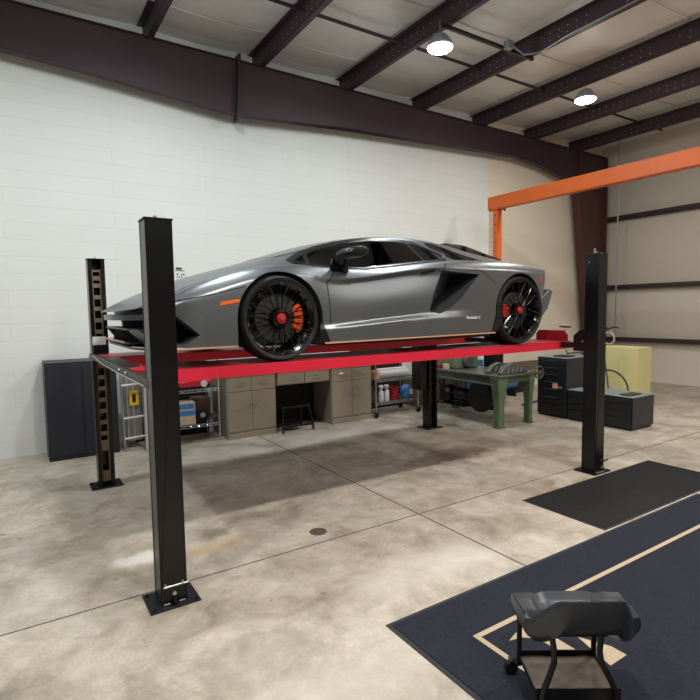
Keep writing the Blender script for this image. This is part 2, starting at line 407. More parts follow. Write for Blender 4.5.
# white wall chase
struct(B(8.25,8.38,7.38,7.5,0,3.64).build('trim_2',M['metal_wall']))
struct(B(8.25,8.36,7.4,7.5,3.72,3.9).build('trim_3',M['metal_wall']))
# floor joints
struct(B(XL,XR,3.316,3.326,-.002,.0012).build('trim_4',M['groove']))
struct(B(2.81,2.822,YF,YB,-.002,.0012).build('trim_5',M['groove']))

# ------------------------------------------------------------------ high bay lamps
def lamp(x,y,z,label,drop=True):
    t=thing('ceiling_lamp',label,'ceiling lamp',(x,y,z),'round lamps under the roof')
    MB().lathe([(.02,.16),(.09,.14),(.15,.06),(.165,.02),(.165,0),(.15,0)],(x,y,z),'z',28).build('housing',M['lamp_body'],t)
    MB().lathe([(.15,.004),(.15,-.012),(.12,-.03),(.0001,-.036)],(x,y,z),'z',28).build('lens',M['lamp_lens'],t)
    MB().tube([(x,y,z+.15),(x,y,5.3)],.008).build('hanger',M['conduit'],t)
    return t
LZ=4.97
lamp(4.68,5.06,LZ,'bright round lamp hanging nearest the long strut channel')
lamp(7.78,5.1,LZ,'bright round lamp farther right, near the maroon column')
for i,(x,y) in enumerate([(1.6,5.1),(-1.5,5.1),(1.6,1.6),(4.7,1.6),(7.8,1.6),(-1.5,1.6),(1.6,-2.2),(4.7,-2.2),(7.8,-2.2)]):
    lamp(x,y,LZ,'round lamp under the open part of the roof, away from the lift bay wall end')
def bulb(x,y,z,r,p,col):
    l=bpy.data.lights.new('bay_bulb','POINT'); l.shadow_soft_size=r; l.energy=p; l.color=col
    o=bpy.data.objects.new('bay_bulb',l); COL.objects.link(o); o.location=(x,y,z)
def area(x,y,z,size,p,col=(1,.97,.93)):
    l=bpy.data.lights.new('bay_light','AREA'); l.shape='DISK'; l.size=size; l.energy=p; l.color=col
    o=bpy.data.objects.new('bay_light',l); COL.objects.link(o); o.location=(x,y,z)
    return o
PW=61
for x,y,k,c in [(4.68,5.06,.75,(.93,.98,1)),(7.78,5.1,.6,(1,.93,.84)),(1.6,5.1,.8,(.93,.98,1)),(-1.5,5.1,.8,(.95,.98,1)),(1.6,1.6,1.3,(1,.97,.92)),(4.7,1.6,1.2,(1,.95,.88)),(7.8,1.6,1.2,(1,.92,.82)),(-1.5,1.6,1.3,(1,.98,.95)),(1.6,-2.2,1.3,(1,.96,.9)),(4.7,-2.2,1.1,(1,.95,.88)),(7.8,-2.2,1,(1,.93,.84))]:
    area(x,y,LZ-.05,.3,PW*k,c); bulb(x,y,LZ-.10,.09,PW*k*.42,c)

# ------------------------------------------------------------------ four post lift
X1,X3,Y1,Y2,H=.7306,5.0753,3.1689,5.7181,2.2595
ZT=1.3504; YE=3.6; hw=.075
lift=thing('car_lift','black and red four-post vehicle lift standing on the concrete floor','vehicle lift',(2.9,4.44,0))
def post(px,py,inward,label,ladder=True):
    """closed back faces away from the lift; open side faces `inward` (+1 or -1 in y)"""
    m=MB(); th=.006; x0,x1,y0,y1=px-hw,px+hw,py-hw,py+hw
    yb=(y0,y0+th) if inward>0 else (y1-th,y1)
    m.box(x0,x1,yb[0],yb[1],0.01,H); m.box(x0,x0+th,y0,y1,.01,H); m.box(x1-th,x1,y0,y1,.01,H)
    yl=(y1-th,y1) if inward>0 else (y0,y0+th)
    m.box(x0,x0+.034,yl[0],yl[1],.01,H); m.box(x1-.034,x1,yl[0],yl[1],.01,H)
    p=m.build('post',M['black_post'],lift,.002); 
    if label:p['label']=label
    cap=MB().box(x0-.006,x1+.006,y0-.006,y1+.006,H,H+.008); cap.build('post_cap',M['black_post'],p,.002)
    bp=MB().box(px-.1454,px+.1454,py-.1212,py+.1212,0,.012)
    bp.build('base_plate',M['black_metal'],p,.002)
    for sx in (-1,1):
        for sy in (-1,1): MB().cyl((px+sx*.122,py+sy*.098,.012),(px+sx*.122,py+sy*.098,.02),.01,n=6).build('anchor_bolt',M['black_metal'],p)
    lb=MB(); yc=py+inward*.03
    # slotted ladder strip made of two rails and rungs
    zs=.1
    w=.043
    lb.box(px-w,px-w+.014,yc-.006,yc+.006,.05,H-.09); lb.box(px+w-.014,px+w,yc-.006,yc+.006,.05,H-.09)
    z=.05; lb.box(px-w+.014,px+w-.014,yc-.005,yc+.005,.05,.16); lb.box(px-w+.014,px+w-.014,yc-.005,yc+.005,.36,.47)
    z=.52
    while z<H-.12:
        lb.box(px-w+.014,px+w-.014,yc-.005,yc+.005,z,z+.04); z+=.113
    lb.box(px-w+.014,px+w-.014,yc-.005,yc+.005,H-.2,H-.1)
    lb.build('safety_ladder',M['slot_steel'] if ladder else M['black_metal'],p)
    bt=MB().lathe([(.016,.008),(.016,.016),(.009,.017),(.009,.03)],(px,py,H),'z',8)
    bt.build('top_bolt',M['zinc'],p)
    return p
p1=post(X1,Y1,1,'nearest post, at the left front of the picture')
p2=post(X1,Y2,-1,'far left post with open slotted face')
p3=post(X3,Y1,1,'right post nearest the wall corner',False)
p4=post(X3,Y2,-1,'far middle post under the rear of the car',False)
MB().cyl((X3-.03,Y1,H+.008),(X3-.03,Y1,H+.06),.01,n=8).build('top_bolt',M['zinc'],p3)
MB().lathe([(.001,.018),(.008,.01),(.008,0)],(X3-hw-.002,Y1+.03,H-.08),'x',10).build('bolt_head',M['zinc'],p3)
# details on near post foot
MB().tube([(X1-.06,Y1-hw-.006,.12),(X1+hw+.01,Y1-hw-.006,.12)],.006).build('limit_rod',M['zinc'],p1)
for xx in (-.05,.05): MB().cyl((X1+xx,Y1-hw-.01,.135),(X1+xx,Y1-hw-.002,.135),.007,n=8).build('bolt_head',M['zinc'],p1)
MB().cyl((X1+.0,Y1-hw-.012,.075),(X1+.0,Y1-hw,.075),.012,n=12).build('bolt_head',M['zinc'],p1)
MB().cyl((X1+.0,Y1-hw-.014,.015),(X1+.0,Y1-hw-.014,.055),.011,n=10).build('level_screw',M['black_metal'],p1)
for xx in (-.045,.045):
    MB().tube([(X1+xx-.018+i*.006,Y1-hw-.006+.002*(i%2),.016+.003*(i%2)) for i in range(7)],.004,6).build('weld_bead',M['zinc'],p1)
MB().tube([(X3+.0,Y1-hw-.004,.13),(X3+.05,Y1-hw-.03,.12),(X3+hw+.03,Y1-hw-.03,.13)],.008).build('latch_handle',M['black_metal'],p3)
MB().cyl((X3+.04,Y1-hw-.012,.05),(X3+.04,Y1-hw,.05),.012,n=10).build('bolt_head',M['zinc'],p3)
for xx in (-.06,-.02,.03): MB().lathe([(.001,.006),(.009,.003),(.011,0)],(X3+xx,Y1-hw-.02,.012),'z',8).build('weld_bead',M['zinc'],p3)
for xx in (-.04,.05): MB().lathe([(.001,.012),(.011,.008),(.013,0)],(X3+xx,Y2-hw-.015,.012),'z',8).build('weld_bead',M['zinc'],p4)
# crossbeams
def cross(x0,x1,mm):
    m=MB().box(x0,x1,Y1+hw-.06,Y2-hw+.06,1.285,1.343)
    return m.build('crossbeam',mm,lift,.003)
cbm=cross(.655,.80,M['beam_dark']); cross(5.12,5.22,M['beam_black'])
MB().tube([(.648,Y2-.13,1.333),(.645,4.9,1.30),(.645,4.2,1.297),(.648,Y1+.09,1.30)],.0045,6).build('lift_cable',M['cable'],cbm)
for y in (5.5,5.3,4.1,3.85): MB().cyl((.64,y,1.325),(.657,y,1.325),.012,n=8).build('beam_bolt',M['zinc'],cbm)
k=MB()
k.tube([(.64,5.62,1.36),(.63,5.66,1.31),(.64,5.7,1.34),(.65,5.63,1.30)],.009)
k.build('cable_shackle',M['zinc'],cbm)
MB().box(.66,.78,Y2-hw-.03,Y2-hw-.02,1.43,1.51).build('latch_cover',M['whiteplast'],cbm,.002)
MB().box(.66,.80,Y2-hw-.05,Y2-hw+.02,1.343,1.43).build('latch_block',M['black_metal'],cbm,.002)
# crossbeam end brackets at right post / far middle post
MB().prism([(3.24,1.255),(3.24,1.485),(3.36,1.485),(3.44,1.42),(3.44,1.255)],0,5.11,5.122).build('beam_bracket',M['black_metal'],lift,.002)
MB().lathe([(.001,.014),(.012,.008),(.012,0)],(5.102,3.33,1.36),'x',10).build('bracket_bolt',M['zinc'],lift)
MB().box(4.85,4.995,5.68,5.86,.57,1.26).build('power_unit',M['black_metal'],lift,.01)
# runways
def runway(y0,y1):
    x0,x1=.80,5.29; zb=ZT-.087
    m=MB(); m.box(x0,x1,y0,y0+.008,zb,ZT-.006); m.box(x0,x1,y1-.008,y1,zb,ZT-.006); m.box(x1-.008,x1,y0+.008,y1-.008,zb,ZT-.006); m.box(x0,x0+.008,y0+.008,y1-.008,zb,ZT-.006)
    r=m.build('runway',M['red'],lift,.002)
    MB().box(x0,x1,y0,y1,ZT-.006,ZT-.001).build('tread_plate',M['red_tread'],r)
    # tongue with chamfered corners at the nose end
    MB().prism([(.80,y0+.05),(.69,y0+.14),(.69,y1-.14),(.80,y1-.05)],2,ZT-.012,ZT-.002).build('end_tongue',M['red'],r)
    # upright wheel stop at the tail end
    yy0,yy1=y0-.0,y0+.36 if y0<4 else y1
    MB().prism([(y0+.0,ZT-.01),(y0,ZT+.07),(y0+.05,ZT+.115),(y1-.1,ZT+.115),(y1-.06,ZT+.07),(y1-.06,ZT-.01)],0,5.24,5.25).build('wheel_stop',M['red_tread'],r,.002)
    for z in (ZT-.02,ZT-.07): MB().cyl((5.27,y0-.008,z),(5.27,y0,z),.009,n=8).build('end_bolt',M['zinc'],r)
    return r
runway(YE,YE+.48); runway(5.05,5.53)
# bright perforated strips on deck
tr=MB(); tr.box(3.55,4.21,3.655,3.66,ZT-.001,ZT+.003); tr.box(3.55,4.21,3.9,3.905,ZT-.001,ZT+.003)
for i in range(30): tr.box(3.55+i*.022,3.56+i*.022,3.66,3.9,ZT-.001,ZT+.004)
tr.build('grip_bars',M['alu'],lift)
# ------------------------------------------------------------------ the car
XC,YC=1.7233,4.585
car=thing('sports_car','satin grey low wedge-shaped supercar with black wheels parked up on the red lift runways','car',(XC,YC,ZT))
# feature lines, one row per station; each point (x, half width, z)
#      A centre          B roof/hood edge   C beltline          D shoulder          E side crease       E2 undercut         M mid panel         F sill crease       F2 sill outer       G sill bottom       H centre bottom
ST=[
 [(-1.14,0,.392),   (-1.06,.36,.395),  (-.97,.62,.41),    (-.91,.83,.43),    (-.89,.885,.40),    (-.88,.885,.37),    (-.86,.88,.30),     (-.85,.88,.22),     (-.84,.88,.19),     (-.83,.87,.145),    (-.80,0,.15)],
 [(-1.02,0,.45),    (-.99,.38,.45),    (-.91,.66,.455),    (-.85,.87,.475),    (-.83,.925,.42),    (-.83,.93,.39),     (-.82,.93,.32),     (-.82,.93,.23),     (-.82,.93,.19),     (-.82,.93,.135),    (-.80,0,.14)],
 [(-.80,0,.56),     (-.78,.40,.545),   (-.72,.68,.535),    (-.70,.90,.55),     (-.70,.97,.47),     (-.70,.972,.44),    (-.70,.975,.36),    (-.70,.98,.25),     (-.70,.985,.20),    (-.70,.985,.13),    (-.7,0,.13)],
 [(-.50,0,.675),    (-.50,.42,.65),    (-.48,.69,.625),    (-.48,.88,.645),    (-.48,.985,.535),   (-.48,.99,.50),     (-.48,.995,.40),    (-.48,1.0,.27),     (-.48,1.0,.21),     (-.48,1.0,.13),     (-.5,0,.13)],
 [(-.20,0,.76),     (-.20,.45,.735),   (-.20,.69,.695),    (-.20,.87,.725),    (-.2,.985,.63),     (-.2,.992,.59),     (-.2,.998,.46),     (-.2,1.0,.29),      (-.2,1.0,.22),      (-.2,1.0,.13),      (-.2,0,.13)],
 [(.08,0,.835),     (.08,.50,.81),     (.08,.71,.745),     (.08,.855,.755),    (.08,.975,.675),    (.08,.985,.63),     (.08,.995,.49),     (.08,1.0,.29),      (.08,1.0,.22),      (.08,1.0,.12),      (.08,0,.12)],
 [(.30,0,.915),     (.30,.57,.865),    (.30,.765,.765),    (.32,.87,.75),      (.34,.965,.64),     (.35,.972,.61),     (.36,.985,.47),     (.37,.985,.26),     (.37,1.0,.23),      (.37,1.0,.115),     (.3,0,.12)],
 [(.60,0,1.01),     (.60,.57,.955),    (.60,.79,.74),      (.60,.88,.725),     (.60,.97,.625),     (.60,.925,.59),    (.60,.965,.44),     (.60,.965,.275),    (.60,1.0,.245),     (.60,1.0,.115),     (.6,0,.12)],
 [(1.0,0,1.095),    (1.0,.55,1.045),   (1.0,.80,.755),     (1.0,.89,.745),     (1.0,.975,.685),    (1.0,.915,.645),     (1.0,.96,.47),      (1.0,.955,.31),     (1.0,1.0,.275),     (1.0,1.0,.12),      (1.0,0,.12)],
 [(1.4,0,1.13),     (1.4,.53,1.085),   (1.4,.81,.80),      (1.4,.90,.79),      (1.4,.98,.745),     (1.4,.92,.70),     (1.4,.965,.50),     (1.4,.955,.34),     (1.4,1.0,.30),      (1.4,1.0,.12),      (1.4,0,.12)],
 [(1.75,0,1.13),    (1.75,.52,1.085),  (1.75,.815,.835),   (1.75,.91,.825),    (1.75,.985,.765),   (1.75,.965,.72),    (1.75,.975,.52),    (1.75,.98,.36),     (1.75,1.0,.30),     (1.75,1.0,.125),    (1.75,0,.12)],
 [(2.1,0,1.105),    (2.1,.48,1.055),   (2.1,.76,.855),     (2.1,.92,.845),     (2.1,1.0,.755),     (2.1,1.0,.71),      (2.1,1.005,.56),    (2.1,1.005,.38),    (2.1,1.005,.29),    (2.1,1.0,.13),      (2.1,0,.13)],
 [(2.45,0,1.055),   (2.45,.45,1.0),    (2.45,.72,.87),     (2.45,.91,.862),    (2.45,1.005,.765),  (2.45,1.01,.72),    (2.45,1.01,.57),    (2.45,1.01,.38),    (2.45,1.01,.29),    (2.45,1.0,.14),     (2.45,0,.14)],
 [(2.80,0,.99),     (2.80,.43,.95),    (2.80,.70,.87),     (2.80,.89,.855),    (2.80,1.0,.755),    (2.80,1.005,.71),   (2.80,1.01,.56),    (2.80,1.01,.38),    (2.80,1.01,.29),    (2.80,.99,.16),     (2.8,0,.16)],
 [(3.12,0,.93),     (3.12,.42,.905),   (3.10,.68,.855),    (3.08,.86,.825),    (3.06,.965,.735),   (3.06,.97,.69),     (3.06,.98,.56),     (3.06,.98,.38),     (3.04,.97,.30),     (3.02,.95,.20),     (3.1,0,.18)],
 [(3.42,0,.88),     (3.40,.42,.865),   (3.34,.66,.84),     (3.24,.83,.795),    (3.19,.91,.73),     (3.19,.91,.68),     (3.19,.915,.58),    (3.17,.91,.44),     (3.15,.90,.36),     (3.12,.88,.24),     (3.4,0,.22)],
 [(3.60,0,.86),     (3.58,.42,.855),   (3.50,.66,.835),    (3.36,.80,.80),     (3.27,.865,.745),   (3.27,.865,.69),    (3.26,.86,.58),     (3.22,.85,.45),     (3.18,.84,.38),     (3.15,.82,.27),     (3.45,0,.25)],
]
def make_cage():
    bm=bmesh.new(); rings=[]
    nl=len(ST[0])
    for row in ST:
        near=[bm.verts.new((p[0],-p[1],p[2])) for p in row]
        far=[near[0]]+[bm.verts.new((p[0],p[1],p[2])) for p in row[1:-1]]+[near[-1]]
        rings.append((near,far))
    for (n0,f0),(n1,f1) in zip(rings[:-1],rings[1:]):
        for k in range(nl-1):
            bm.faces.new((n0[k],n0[k+1],n1[k+1],n1[k]))
            bm.faces.new((f0[k],f1[k],f1[k+1],f0[k+1]))
    for (n,f) in (rings[0],rings[-1]):
        for k in range(nl-1):
            vs=[n[k],n[k+1],f[k+1],f[k]]; u=[]
            for v in vs:
                if v not in u:u.append(v)
            bm.faces.new(u)
    bmesh.ops.recalc_face_normals(bm,faces=bm.faces)
    cl=bm.edges.layers.float.new('crease_edge')
    C={1:.45,2:.75,3:.1,4:.95,5:.5,7:.75,8:.8,9:.9}
    for i,((n0,f0),(n1,f1)) in enumerate(zip(rings[:-1],rings[1:])):
        for k,c in C.items():
            cc=c
            if k in (4,5) and (i<5 or i>9): cc=.35
            if k in (7,8) and (i<5 or i>10): cc=.2
            if k==2 and i<5: cc=.3
            if k==1 and i<5: cc=.25
            for r0,r1 in ((n0,n1),(f0,f1)):
                e=bm.edges.get((r0[k],r1[k]))
                if e: e[cl]=cc
    for (n,f) in (rings[0],rings[-1]):
        for r in (n,f):
            for k in range(nl-1):
                e=bm.edges.get((r[k],r[k+1]))
                if e:e[cl]=.8
    me=bpy.data.meshes.new('cage'); bm.to_mesh(me); bm.free()
    return me
cage=make_cage()
tmp=bpy.data.objects.new('tmp',cage); COL.objects.link(tmp)
sm=tmp.modifiers.new('s','SUBSURF'); sm.levels=sm.render_levels=3
def evalmesh(o):
    bpy.context.view_layer.update()
    dg=bpy.context.evaluated_depsgraph_get()
    return bpy.data.meshes.new_from_object(o.evaluated_get(dg))
M0=evalmesh(tmp); tmp.modifiers.clear(); tmp.data=M0
M0.materials.clear(); M0.materials.append(M['paint'])

def carobj(name,me,mats,parent=car,angle=30,sharp=True,label=None):
    me.materials.clear()
    for m in (mats if isinstance(mats,(list,tuple)) else [mats]): me.materials.append(m)
    for p in me.polygons: p.use_smooth=True
    if sharp: me.set_sharp_from_angle(angle=math.radians(angle))
    me.name=name
    o=bpy.data.objects.new(name,me); link(o,parent)
    if label:o['label']=label
    return o
def cut_patch(bm_out,poly,mode='xz',side=-1,off=.003,wmin=0,zmin=-1,solid=.004):
    """cut the convex polygon out of the body skin and lift it off along the normals"""
    bm=bmesh.new(); bm.from_mesh(M0)
    a0=min(p[0] for p in poly)-.12;a1=max(p[0] for p in poly)+.12
    kill=[]
    for v in bm.verts:
        if not(a0<v.co.x<a1) or v.co.y*side<wmin-.06 or v.co.z<zmin: kill.append(v)
    bmesh.ops.delete(bm,geom=kill,context='VERTS')
    cx=sum(p[0] for p in poly)/len(poly);cz=sum(p[1] for p in poly)/len(poly)
    for i in range(len(poly)):
        p=poly[i];q=poly[(i+1)%len(poly)]
        d=Vector((q[0]-p[0],q[1]-p[1])); n=Vector((d.y,-d.x)).normalized()
        if n.dot(Vector((cx-p[0],cz-p[1])))>0:n=-n
        if mode=='xz': pc=(p[0],0,p[1]);no=(n.x,0,n.y)
        else: pc=(p[0],p[1],0);no=(n.x,n.y,0)
        g=bm.verts[:]+bm.edges[:]+bm.faces[:]
        bmesh.ops.bisect_plane(bm,geom=g,plane_co=pc,plane_no=no,clear_outer=True)
    if mode=='xy':
        bad=[f for f in bm.faces if f.normal.z<.15]; bmesh.ops.delete(bm,geom=bad,context='FACES')
    else:
        bad=[f for f in bm.faces if f.normal.y*side<.02]; bmesh.ops.delete(bm,geom=bad,context='FACES')
    bm.normal_update()
    co={v:v.normal.copy() for v in bm.verts}
    for v in bm.verts: v.co+=co[v]*off
    if solid:
        g=bmesh.ops.extrude_face_region(bm,geom=bm.faces[:])
        nv=[x for x in g['geom'] if isinstance(x,bmesh.types.BMVert)]
        # extruded copy becomes the outer skin
        for v in nv: v.co+=Vector((0,0,0))
        old=[v for v in bm.verts if v not in set(nv)]
        for v in old:
            if v in co: v.co-=co[v]*solid
    t=bpy.data.meshes.new('t'); bm.to_mesh(t); bm.free(); bm_out.from_mesh(t); bpy.data.meshes.remove(t)
def patch(name,polys,material,mode='xz',sides=(-1,),**k):
    return [patch1(name,polys,material,mode,(s_,),**k) for s_ in sides]
def patch1(name,polys,material,mode='xz',sides=(-1,),off=.003,parent=car,wmin=0,zmin=-1,label=None,solid=.004,angle=40):
    bm=bmesh.new()
    for s in sides:
        for poly in polys:
            pp=poly if mode=='xz' or s==-1 else [(p[0],-p[1]) for p in poly]
            cut_patch(bm,pp,mode,s if mode=='xz' else (s if wmin else 0),off,wmin,zmin,solid)
    bmesh.ops.remove_doubles(bm,verts=bm.verts,dist=1e-5)
    me=bpy.data.meshes.new(name); bm.to_mesh(me); bm.free()
    return carobj(name,me,material,parent,angle,True,label)
def strip(pts,wd):
    out=[]
    for p,q in zip(pts[:-1],pts[1:]):
        d=Vector((q[0]-p[0],q[1]-p[1])).normalized()*(wd*.3); n=Vector((-d.y,d.x)).normalized()*wd/2
        out.append([(p[0]-d.x+n.x,p[1]-d.y+n.y),(q[0]+d.x+n.x,q[1]+d.y+n.y),(q[0]+d.x-n.x,q[1]+d.y-n.y),(p[0]-d.x-n.x,p[1]-d.y-n.y)])
    return out
# ---- cut the openings
def cutter(mb,mats,name):
    me=bpy.data.meshes.new(name); me.from_pydata(mb.v,[],mb.f)
    for m in mats: me.materials.append(m)
    for i,p in enumerate(me.polygons): p.material_index=mb.mi[i]
    bm=bmesh.new(); bm.from_mesh(me); bmesh.ops.recalc_face_normals(bm,faces=bm.faces); bm.to_mesh(me); bm.free()
    o=bpy.data.objects.new(name,me); COL.objects.link(o); return o
RF,RR=.357,.383; ZF,ZR_=.325,.349
c1=MB()
for s in (-1,1):
    c1.cyl((0,s*.60,ZF),(0,s*1.2,ZF),RF,n=72); c1.cyl((2.70,s*.58,ZR_),(2.70,s*1.2,ZR_),RR,n=72)
K1=cutter(c1,[M['pocket']],'k1')
win=[(.27,.785),(.55,.752),(.85,.755),(1.3,.805),(1.66,.84),(1.58,.96),(1.40,1.0),(1.08,.99),(.77,.945),(.55,.885)]
c2=MB(); c2.prism(win,1,-1.1,1.1); K2=cutter(c2,[M['cabin']],'k2')
c3=MB(); c3.prism([(.20,-.44),(.20,.44),(.62,.50),(.92,.44),(.92,-.44),(.62,-.50)],2,.77,1.4); K3=cutter(c3,[M['cabin']],'k3')
c4=MB()
# scoop behind the door: floor slopes inwards towards the rear, shade painted black
for s in (-1,1):
    O=[(1.615,.735),(1.52,.53),(1.475,.365),(1.60,.335),(1.705,.365),(1.86,.47),(2.10,.705)]
    def dep(x,z):
        t=min(1,max(0,(x-1.50-(z-.4)*.35)/.26)); return .985-.33*t
    n=len(O)
    vs=[(x,s*1.15,z) for x,z in O]+[(x,s*dep(x,z),z) for x,z in O]
    fs=[list(range(n))]+[(i,i+n,(i+1)%n+n,(i+1)%n) for i in range(n)]
    c4.add(vs,fs)
    # inner floor triangulated as strips between lower and upper boundary
    c4.add(vs,[(n+0,n+1,n+5),(n+1,n+2,n+3),(n+1,n+3,n+4),(n+1,n+4,n+5),(n+0,n+5,n+6)])
bmc=bmesh.new()
K4=cutter(c4,[M['pocket']],'k4')
b4=bmesh.new(); b4.from_mesh(K4.data); bmesh.ops.remove_doubles(b4,verts=b4.verts,dist=1e-5); bmesh.ops.recalc_face_normals(b4,faces=b4.faces); b4.to_mesh(K4.data); b4.free()
# side corner intakes in the front bumper
c5=MB()
for s in (-1,1):
    c5.prism([(-1.2,.36),(-.77,.355),(-.625,.225),(-.72,.165),(-1.2,.165)],1,s*.62,s*1.2)
K5=cutter(c5,[M['pocket']],'k5')
c6=MB()
for s in (-1,1):
    a,b=sorted((s*.60,s*1.2)); c6.box(-RF,RF,a,b,.0,ZF); a,b=sorted((s*.58,s*1.2)); c6.box(2.70-RR,2.70+RR,a,b,.0,ZR_)
K6=cutter(c6,[M['pocket']],'k6')
for k in (K2,K3,K1,K4,K5,K6):
    m=tmp.modifiers.new('b','BOOLEAN'); m.operation='DIFFERENCE'; m.solver='EXACT'; m.object=k
    try: m.material_mode='TRANSFER'
    except Exception: pass
BM=evalmesh(tmp)
mats=[m for m in BM.materials]
body=carobj('body',BM.copy(),mats,car,28)
for o in (tmp,K1,K2,K3,K4,K5,K6): bpy.data.objects.remove(o)
body['label']='satin grey bodywork'

# ---- glass and trims
both=(-1,1)
patch('side_window',[[(.36,.765),(.60,.742),(.85,.742),(1.29,.795),(1.55,.828),(1.50,1.0),(1.40,1.018),(1.08,1.012),(.77,.968),(.55,.91),(.40,.85)]],M['glass'],sides=(-1,),off=.002,wmin=.4,zmin=.6)
patch('side_window',[[(.36,.765),(.60,.742),(.85,.742),(1.29,.795),(1.55,.828),(1.50,1.0),(1.40,1.018),(1.08,1.012),(.77,.968),(.55,.91),(.40,.85)]],M['glass'],sides=(1,),off=.002,wmin=.4,zmin=.6)
patch('quarter_window',[[(.24,.785),(.36,.765),(.40,.86)]],M['glass'],sides=both,off=.002,wmin=.4,zmin=.6)
patch('rear_quarter_window',[[(1.575,.83),(1.80,.855),(1.76,.93),(1.66,1.0),(1.52,1.02)]],M['black_gloss'],sides=both,off=.002,wmin=.4,zmin=.6)
patch('buttress_panel',[[(1.84,.86),(2.43,.868),(1.90,1.03),(1.62,1.04),(1.80,.95)]],M['black_gloss'],sides=both,off=.003,wmin=.4,zmin=.6)
wtop=[(.23,.79),(.34,.85),(.55,.925),(.77,.982),(1.08,1.027),(1.40,1.034),(1.60,1.015),(1.78,.95),(1.86,.865)]
patch('window_frame',strip(wtop,.034),M['black_satin'],sides=both,off=.005,wmin=.4,zmin=.6)
patch('window_frame',strip([(.35,.755),(.40,.87)],.035)+strip([(1.56,.82),(1.51,1.03)],.022)+strip([(.24,.772),(.6,.732),(.85,.732),(1.3,.788),(1.84,.85)],.018),M['black_satin'],sides=both,off=.006,wmin=.4,zmin=.6)
patch('quarter_window_trim',strip([(1.64,1.015),(1.80,.945),(1.90,.905),(1.84,.868)],.014),M['silver'],sides=both,off=.009,wmin=.4,zmin=.6,label='bright angular trim line')
patch('windshield',[[(.17,-.47),(.17,.47),(.62,.53),(.95,.47),(.95,-.47),(.62,-.53)]],M['glass'],'xy',sides=(-1,),off=.002,zmin=.7)
patch('windshield_surround',[[(.15,-.50),(.17,-.50),(.62,-.555),(.62,-.525),(.17,-.47)],[(.62,-.555),(.95,-.495),(.95,-.465),(.62,-.525)]],M['black_gloss'],'xy',sides=both,off=.004,zmin=.7)
patch('engine_cover',[[(2.30,-.38),(2.30,.38),(3.28,.36),(3.28,-.36)]],M['black_plastic'],'xy',sides=(-1,),off=.004,zmin=.7)
for i,(xa,za,xb,zb) in enumerate(((2.26,1.085,2.60,1.085),(2.56,1.07,2.90,1.02),(2.86,1.005,3.20,.955))):
    P0=[(xa,-.40),(xa,.40),(xb,.33),(xb,-.33)]
    zz=[za,za,zb,zb]
    vs=[(XC+p[0],YC+p[1],ZT+q-.09) for p,q in zip(P0,zz)]+[(XC+p[0],YC+p[1]*.88,ZT+q) for p,q in zip(P0,zz)]
    MB().add(vs,[(3,2,1,0),(4,5,6,7)]+[(k,(k+1)%4,(k+1)%4+4,k+4) for k in range(4)]).build('engine_louvre',M['black_satin'],car,.004)
# black crest behind the roof on each flank
patch('deck_insert',[[(2.28,.40),(2.62,.46),(3.02,.44),(3.25,.40),(2.9,.37),(2.5,.36)]],M['black_gloss'],'xy',sides=both,off=.006,zmin=.7)
patch('hood_vent',[[(-.86,-.70),(-.62,-.745),(-.36,-.71),(-.62,-.70),(-.84,-.66)]],M['black_plastic'],'xy',sides=both,off=.002,zmin=.3)
patch('headlight',[[(-.98,-.62),(-.84,-.78),(-.66,-.80),(-.72,-.74),(-.90,-.66)]],M['black_gloss'],'xy',sides=both,off=.002,zmin=.3)
patch('side_marker',[[(-.485,.425),(-.335,.452),(-.335,.475),(-.47,.455)]],M['amber'],off=.004,wmin=.6,label='orange lens')
patch('rear_marker',[[(3.045,.655),(3.09,.70),(3.10,.69),(3.07,.63)]],M['caliper_r'],off=.004,wmin=.5,label='small red lens')
patch('rear_intake_panel',[[(2.36,.46),(2.33,.36),(2.20,.15),(2.36,.15),(2.42,.3)]],M['black_gloss'],sides=both,off=.003,wmin=.6)
patch('front_arch_panel',[[(.30,.115),(.42,.115),(.345,.30),(.335,.30)]],M['black_plastic'],sides=both,off=.003,wmin=.6)
patch('door_seam',strip([(.55,.735),(.41,.605),(.425,.46),(.43,.27)],.007),M['pocket'],off=.0012,wmin=.6,solid=0)
patch('door_seam',strip([(1.72,.80),(1.64,.745)],.006),M['pocket'],off=.0012,wmin=.6,solid=0)
patch('fender_seam',strip([(-.80,.455),(-.55,.50),(-.28,.565)],.006),M['pocket'],off=.0012,wmin=.6,solid=0)
patch('fender_seam',strip([(2.02,.76),(2.15,.735),(2.32,.62)],.005),M['pocket'],off=.0012,wmin=.6,solid=0)
hd=patch('door_handle',[[(1.40,.712),(1.56,.742),(1.55,.715),(1.42,.690)]],M['black_plastic'],off=.002,wmin=.6)
for a,b in ((-.80,-.36),(.36,2.31)):
    for s in (-1,1):
        sk=MB()
        yy=YC+s*1.0; z0=ZT+.118 if a>0 else ZT+.128
        z1=z0+(.012 if a>0 else 0)
        sk.add([(XC+a,yy-.012,z0),(XC+b,yy-.012,z1),(XC+b,yy+.012,z1),(XC+a,yy+.012,z0),(XC+a,yy-.012,z0+.012),(XC+b,yy-.012,z1+.012),(XC+b,yy+.012,z1+.012),(XC+a,yy+.012,z0+.012)],[(3,2,1,0),(4,5,6,7),(0,1,5,4),(1,2,6,5),(2,3,7,6),(3,0,4,7)])
        sk.build('sill_pinstripe',M['gold'],car)['label']='copper coloured pinstripe'
# floor pan kept clear of the wheels
fp=MB(); fp.box(XC-.80,XC+3.2,YC-.58,YC+.58,ZT+.095,ZT+.15); fp.box(XC+.40,XC+2.28,YC-.97,YC+.97,ZT+.10,ZT+.13); fp.build('floor_pan',M['black_plastic'],car)
